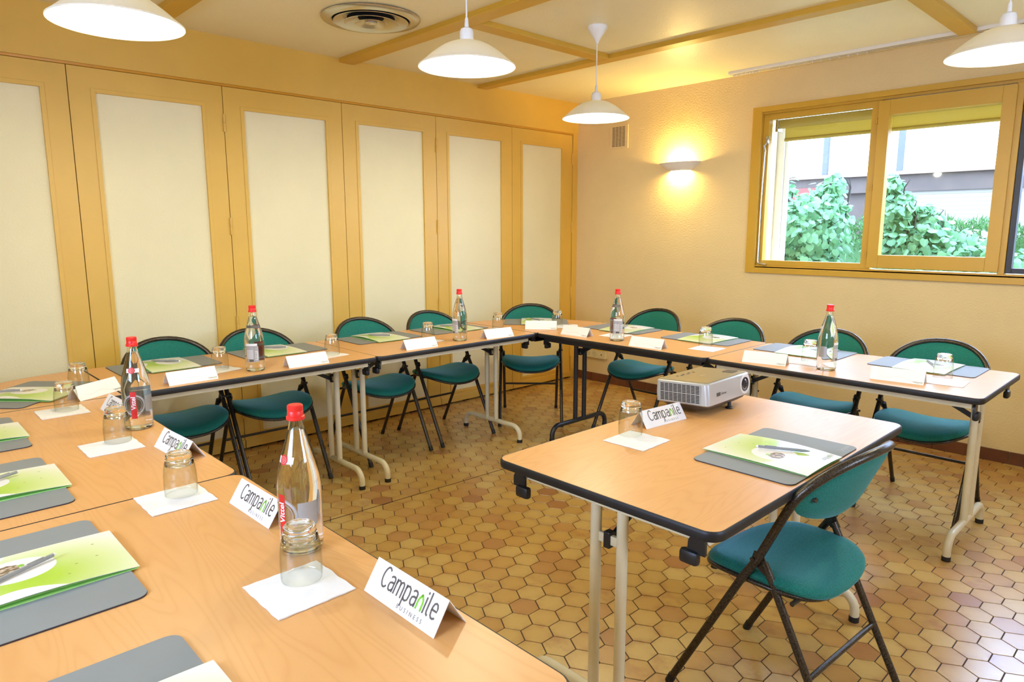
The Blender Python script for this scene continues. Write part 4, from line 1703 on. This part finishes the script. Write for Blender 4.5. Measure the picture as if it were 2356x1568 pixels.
# ------------------------------------------------------------------ bottles
BP = [(0.0, 0.004), (0.018, 0.003), (0.034, 0.0), (0.0395, 0.003), (0.0420, 0.010), (0.0428, 0.030), (0.0424, 0.080), (0.0429, 0.120), (0.0428, 0.138),
      (0.0412, 0.156), (0.0368, 0.180), (0.0295, 0.207), (0.0222, 0.231), (0.0168, 0.250), (0.0142, 0.262), (0.0136, 0.272), (0.0136, 0.286)]


def r_at(z):
    for (r0, z0), (r1, z1) in zip(BP[2:], BP[3:]):
        if z0 <= z <= z1:
            return r0 + (r1 - r0) * (z - z0) / (z1 - z0)
    return 0.0428


def wrap(s_, z, off=0.0005):
    """s_ = arc length round the bottle from its front (-y), z height"""
    r = r_at(z) + off
    a = -PI / 2 + s_ / r
    return Vector((r * math.cos(a), r * math.sin(a), z))


def patch(bm, fn_in, s0, s1, z0, z1, ns=20, nz=10, off=0.0004):
    g = {}
    for i in range(ns + 1):
        for j in range(nz + 1):
            g[i, j] = bm.verts.new(wrap(s0 + (s1 - s0) * i / ns, z0 + (z1 - z0) * j / nz, off))
    for i in range(ns):
        for j in range(nz):
            sm, zm = s0 + (s1 - s0) * (i + 0.5) / ns, z0 + (z1 - z0) * (j + 0.5) / nz
            if fn_in is None or fn_in(sm, zm):
                bm.faces.new((g[i, j], g[i + 1, j], g[i + 1, j + 1], g[i, j + 1]))
    for v in [v for v in bm.verts if not v.link_faces]:
        bm.verts.remove(v)
    return bm


def ringpatch(bm, r0, r1, cz, off=0.0005, n=40, a0=0, a1=2 * PI, cs=0.0):
    A = [bm.verts.new(wrap(cs + r0 * math.cos(a0 + (a1 - a0) * k / n), cz + r0 * math.sin(a0 + (a1 - a0) * k / n), off)) for k in range(n + 1)]
    B = [bm.verts.new(wrap(cs + r1 * math.cos(a0 + (a1 - a0) * k / n), cz + r1 * math.sin(a0 + (a1 - a0) * k / n), off)) for k in range(n + 1)]
    for k in range(n):
        bm.faces.new((A[k], B[k], B[k + 1], A[k + 1]))
    return bm


def make_bottle():
    t = thing('water_bottle', 'x', 'bottle', group='clear glass water bottles with red caps')
    inner = [(0.0, 0.009), (0.018, 0.008), (0.033, 0.006), (0.0380, 0.010), (0.0400, 0.020), (0.0400, 0.080), (0.0405, 0.120), (0.0404, 0.138), (0.0388, 0.156), (0.0345, 0.180),
             (0.0272, 0.207), (0.0199, 0.231), (0.0145, 0.250), (0.0119, 0.262), (0.0113, 0.272), (0.0113, 0.286)]
    bm = BM()
    lathe(bm, BP + inner[::-1], 48)
    obj('bottle_glass', bm, M['bottle'], t, smooth=50)
    bm = BM()
    lv = 0.2515
    wat = [(0.0, 0.0088)] + [(r + 0.0002, z) for r, z in inner[1:] if z < lv] + [(0.0141, lv), (0.0, lv)]
    lathe(bm, wat, 48)
    obj('water', bm, M['water'], t, smooth=50)
    bm = BM()
    lathe(bm, [(0.0, 0.3005), (0.0135, 0.3005), (0.0152, 0.2985), (0.0154, 0.290), (0.0148, 0.2885), (0.0154, 0.287), (0.0156, 0.279), (0.0178, 0.2775), (0.0180, 0.2720), (0.0165, 0.2705), (0.0140, 0.2705)], 36)
    obj('cap', bm, M['red'], t, smooth=35)
    bm = BM()
    patch(bm, None, -0.0085, 0.0085, 0.040, 0.128, 6, 20, 0.0009)
    lb = obj('brand_strip', bm, M['red_label'], t, smooth=60)
    b = text_bm('Vittel', 0.0195, lambda x, y: wrap(0.0062 - y, 0.070 + x, 0.0013), 1.0, 0.0004, 0.006)
    obj('brand_name', b, M['white_label'], lb, smooth=0)
    bm = BM()
    ringpatch(bm, 0.0285, 0.0335, 0.085)
    ringpatch(bm, 0.0240, 0.0250, 0.085)
    ringpatch(bm, 0.0345, 0.0352, 0.085)
    obj('ring_print', bm, M['silver_label'], t, smooth=60)
    bm = BM()
    patch(bm, None, 0.034, 0.074, 0.062, 0.112, 16, 6, 0.0005)
    obj('side_label', bm, M['silver_label'], t, smooth=60)
    bm = BM()
    patch(bm, None, 0.100, 0.160, 0.045, 0.118, 20, 8, 0.0005)
    bl_ = obj('back_label', bm, M['silver_label'], t, smooth=60)
    bm = BM()
    patch(bm, None, 0.104, 0.156, 0.119, 0.130, 20, 2, 0.0005)
    patch(bm, None, 0.145, 0.157, 0.055, 0.095, 6, 8, 0.0009)
    for k in range(7):
        patch(bm, None, 0.106, 0.138, 0.062 + k * 0.006, 0.0645 + k * 0.006, 12, 1, 0.0009)
    obj('back_print', bm, M['white_label'], bl_, smooth=60)
    bm = BM()
    patch(bm, None, 0.118, 0.138, 0.047, 0.057, 8, 2, 0.0009)
    for k in range(8):
        patch(bm, None, 0.1465, 0.1555, 0.058 + k * 0.0045, 0.0598 + k * 0.0045, 4, 1, 0.0012)
    obj('barcode', bm, M['ink'], bl_, smooth=60)
    bm = BM()
    ringpatch(bm, 0.0002, 0.0100, 0.196, 0.0009)
    st = obj('neck_seal', bm, M['red_label'], t, smooth=60)
    bm = BM()
    ringpatch(bm, 0.0062, 0.0070, 0.196, 0.0013)
    for k in range(4):
        a = PI * k / 4
        for sgn in (-1, 1):
            p0 = (math.cos(a) * 0.0015 * sgn, 0.196 + math.sin(a) * 0.0015 * sgn)
            p1 = (math.cos(a) * 0.005 * sgn, 0.196 + math.sin(a) * 0.005 * sgn)
            ribbon(bm, [p0, p1], 0.0004, lambda x, y: wrap(x, y, 0.0013))
    obj('seal_emblem', bm, simple('pale_red_print', (0.9, 0.35, 0.28), 0.5), st, smooth=60)
    bm = BM()
    patch(bm, None, -0.016, 0.022, 0.189, 0.202, 12, 3, 0.0005)
    obj('neck_label', bm, M['white_label'], t, smooth=60)
    return t


def face_cam(x, y, deg):
    """rotation that turns the bottle front (-y) to the camera, then deg further"""
    d = Vector((4.11 - x, -4.73 - y))
    return math.atan2(d.y, d.x) + PI / 2 + math.radians(deg)


BO = [
    (2.868, -4.135, -52, 'red-capped glass water bottle nearest the camera, filled to the neck'),
    (1.691, -4.115, -14, 'red-capped glass bottle at left showing a red strip and silver ring'),
    (1.048, -3.445, 170, 'red-capped glass bottle by the folding doors showing its grey back label'),
    (1.037, -2.216, -225, 'misty red-capped bottle by the folding doors near the corner, smallest of that row'),
    (1.678, -1.556, 195, 'red-capped bottle standing left of the projector on the window row'),
    (2.872, -1.534, -100, 'red-capped glass bottle at right, under the window'),
]
b0 = make_bottle()
for i, (x, y, dg, lab) in enumerate(BO):
    if i == 0:
        b0.location = (x, y, ZT)
        b0.rotation_euler = (0, 0, face_cam(x, y, dg))
        b0['label'] = lab
    else:
        dup(b0, (x, y, ZT), face_cam(x, y, dg), lab)

# ------------------------------------------------------------------ projector
# local: +x = lens side, +y = towards the lens end; origin under the body centre
pj = thing('projector', 'silver and bronze data projector with round lens on the lone table', 'projector', (2.832, -2.535, ZT), 0.02)
tilt = math.radians(-3.2)


def pt(x, y, z):
    # pitch the body so that the lens side is lifted
    c, s_ = math.cos(tilt), math.sin(tilt)
    xx = x + 0.11
    return Vector((xx * c + z * s_ - 0.11, y, -xx * s_ + z * c))


def pring(poly, z):
    return [pt(x, y, z) for x, y in poly]


def rpoly(x0, x1, y0, y1, r, cut=0.0, n=4):
    pts = []
    for cx, cy, a in ((x1 - r, y1 - r, 0), (x0 + r, y1 - r, 90), (x0 + r, y0 + r, 180), (x1 - r, y0 + r, 270)):
        for k in range(n + 1):
            t_ = math.radians(a + 90 * k / n)
            pts.append((cx + r * math.cos(t_), cy + r * math.sin(t_)))
    return pts


X0, X1, Y0, Y1 = -0.105, 0.108, -0.155, 0.155
bm = BM()
loft(bm, [pring(rpoly(X0 + 0.012, X1 - 0.010, Y0 + 0.012, Y1 - 0.012, 0.012), 0.026),
          pring(rpoly(X0 + 0.002, X1, Y0, Y1, 0.014), 0.032),
          pring(rpoly(X0, X1, Y0, Y1, 0.016), 0.065),
          pring(rpoly(X0 + 0.002, X1 - 0.004, Y0 + 0.003, Y1 - 0.003, 0.016), 0.104),
          pring(rpoly(X0 + 0.006, X1 - 0.009, Y0 + 0.008, Y1 - 0.008, 0.014), 0.108)])
obj('body_shell', bm, M['proj_body'], pj, smooth=40)
bm = BM()
loft(bm, [pring(rpoly(X0 + 0.008, X1 - 0.011, Y0 + 0.010, Y1 - 0.010, 0.012), 0.1080),
          pring(rpoly(X0 + 0.008, X1 - 0.011, Y0 + 0.010, Y1 - 0.010, 0.012), 0.1105),
          pring(rpoly(X0 + 0.020, X1 - 0.020, Y0 + 0.020, Y1 - 0.020, 0.012), 0.1120)])
lid = obj('lid', bm, M['proj_top'], pj, smooth=20)
bm = BM()
for k in range(6):
    p = pt(-0.055 + 0.006 * (k % 2), -0.085 + k * 0.020, 0.1122)
    lathe(bm, [(0.0, p.z + 0.001), (0.0055, p.z + 0.0008), (0.006, p.z)], 12, p.x, p.y)
obj('button', bm, M['proj_dark'], lid)
bm = BM()
loft(bm, [pring(rpoly(0.030, 0.075, 0.075, 0.125, 0.01), 0.1115), pring(rpoly(0.030, 0.075, 0.075, 0.125, 0.01), 0.1132)])
obj('focus_dial', bm, M['proj_dark'], lid, smooth=30)
bm = BM()
b = text_bm('InFocus', 0.010, lambda x, y: pt(0.012 - y, -0.035 + x, 0.1125))
obj('lid_lettering', b, M['paper'], lid, smooth=0)
bm = BM()
loft(bm, [pring(rpoly(X0 + 0.035, X1 - 0.035, Y0 + 0.035, Y1 - 0.035, 0.02), 0.006),
          pring(rpoly(X0 + 0.022, X1 - 0.015, Y0 + 0.020, Y1 - 0.020, 0.02), 0.018),
          pring(rpoly(X0 + 0.014, X1 - 0.012, Y0 + 0.014, Y1 - 0.014, 0.012), 0.0265)])
obj('base_tray', bm, M['proj_dark'], pj, smooth=30)
# vent on the -y side
bm = BM()
yv = Y0 - 0.0004
loft(bm, [[pt(a, yv, b) for a, b in ((-0.085, 0.036), (0.078, 0.036), (0.078, 0.100), (-0.085, 0.100))],
          [pt(a, yv - 0.0006, b) for a, b in ((-0.085, 0.036), (0.078, 0.036), (0.078, 0.100), (-0.085, 0.100))]])
vt = obj('side_vent', bm, M['proj_body'], pj, smooth=0)
bm = BM()
for r in range(12):
    zz = 0.0385 + r * 0.0050 + (0.0022 if r > 5 else 0)
    for c in range(9):
        xx = -0.081 + c * 0.0175
        q = [pt(xx, yv - 0.0012, zz), pt(xx + 0.0145, yv - 0.0012, zz), pt(xx + 0.0145, yv - 0.0012, zz + 0.0030), pt(xx, yv - 0.0012, zz + 0.0030)]
        q2 = [v + Vector((0, 0.001, 0)) for v in q]
        loft(bm, [q2, q])
obj('vent_slots', bm, M['dark_hole'], vt, smooth=0)
# lens on the +x face near the +y end
lc = (0.108, 0.070)


def lring(r, x, n=36):
    return [pt(x, lc[0] + r * math.cos(2 * PI * k / n), lc[1] + r * math.sin(2 * PI * k / n)) for k in range(n)]


bm = BM()
loft(bm, [lring(0.036, X1 - 0.003), lring(0.036, X1 + 0.0005), lring(0.034, X1 + 0.0015), lring(0.025, X1 - 0.001)], True, True)
obj('lens_bezel', bm, simple('pale_lens_bezel', (0.72, 0.70, 0.66), 0.35, 0.02), pj, smooth=50)
bm = BM()
loft(bm, [lring(0.025, X1 - 0.002), lring(0.025, X1 + 0.0012), lring(0.021, X1 + 0.001), lring(0.019, X1 - 0.0006)], True, True)
ln = obj('lens_barrel', bm, M['plastic_black'], pj, smooth=50)
bm = BM()
loft(bm, [lring(0.0185, X1 - 0.0004), lring(0.014, X1 + 0.0025), lring(0.006, X1 + 0.004)], True, True)
obj('lens_glass', bm, simple('coated_lens', (0.02, 0.02, 0.035), 0.04, 0.1), ln, smooth=70)
bm = BM()
loft(bm, [[pt(X1 - 0.001, a, b) for a, b in ((-0.100, 0.058), (-0.075, 0.058), (-0.075, 0.070), (-0.100, 0.070))],
          [pt(X1 + 0.001, a, b) for a, b in ((-0.100, 0.058), (-0.075, 0.058), (-0.075, 0.070), (-0.100, 0.070))]])
obj('sensor_window', bm, M['proj_dark'], pj, smooth=0)
b = text_bm('InFocus', 0.0115, lambda x, y: pt(X1 + 0.0006, -0.068 + x, 0.060 + y), 1.0, 0.0003)
obj('brand_lettering', b, M['ink'], pj, smooth=0)
bm = BM()
fp = pt(0.085, 0.035, 0.02)
tube(bm, [(fp.x, fp.y, 0.004), (fp.x, fp.y, fp.z + 0.004)], 0.0065, 14)
lathe(bm, [(0.0, 0.0), (0.0135, 0.0), (0.0145, 0.003), (0.012, 0.006), (0.006, 0.008), (0.0, 0.008)], 24, fp.x, fp.y)
obj('adjustable_foot', bm, M['plastic_black'], pj, smooth=40)
for yy in (-0.11, 0.11):
    bm = BM()
    q = pt(-0.075, yy, 0.010)
    tube(bm, [(q.x, q.y, 0.0), (q.x, q.y, q.z + 0.006)], 0.008, 12)
    obj('rear_foot', bm, M['rubber'], pj)
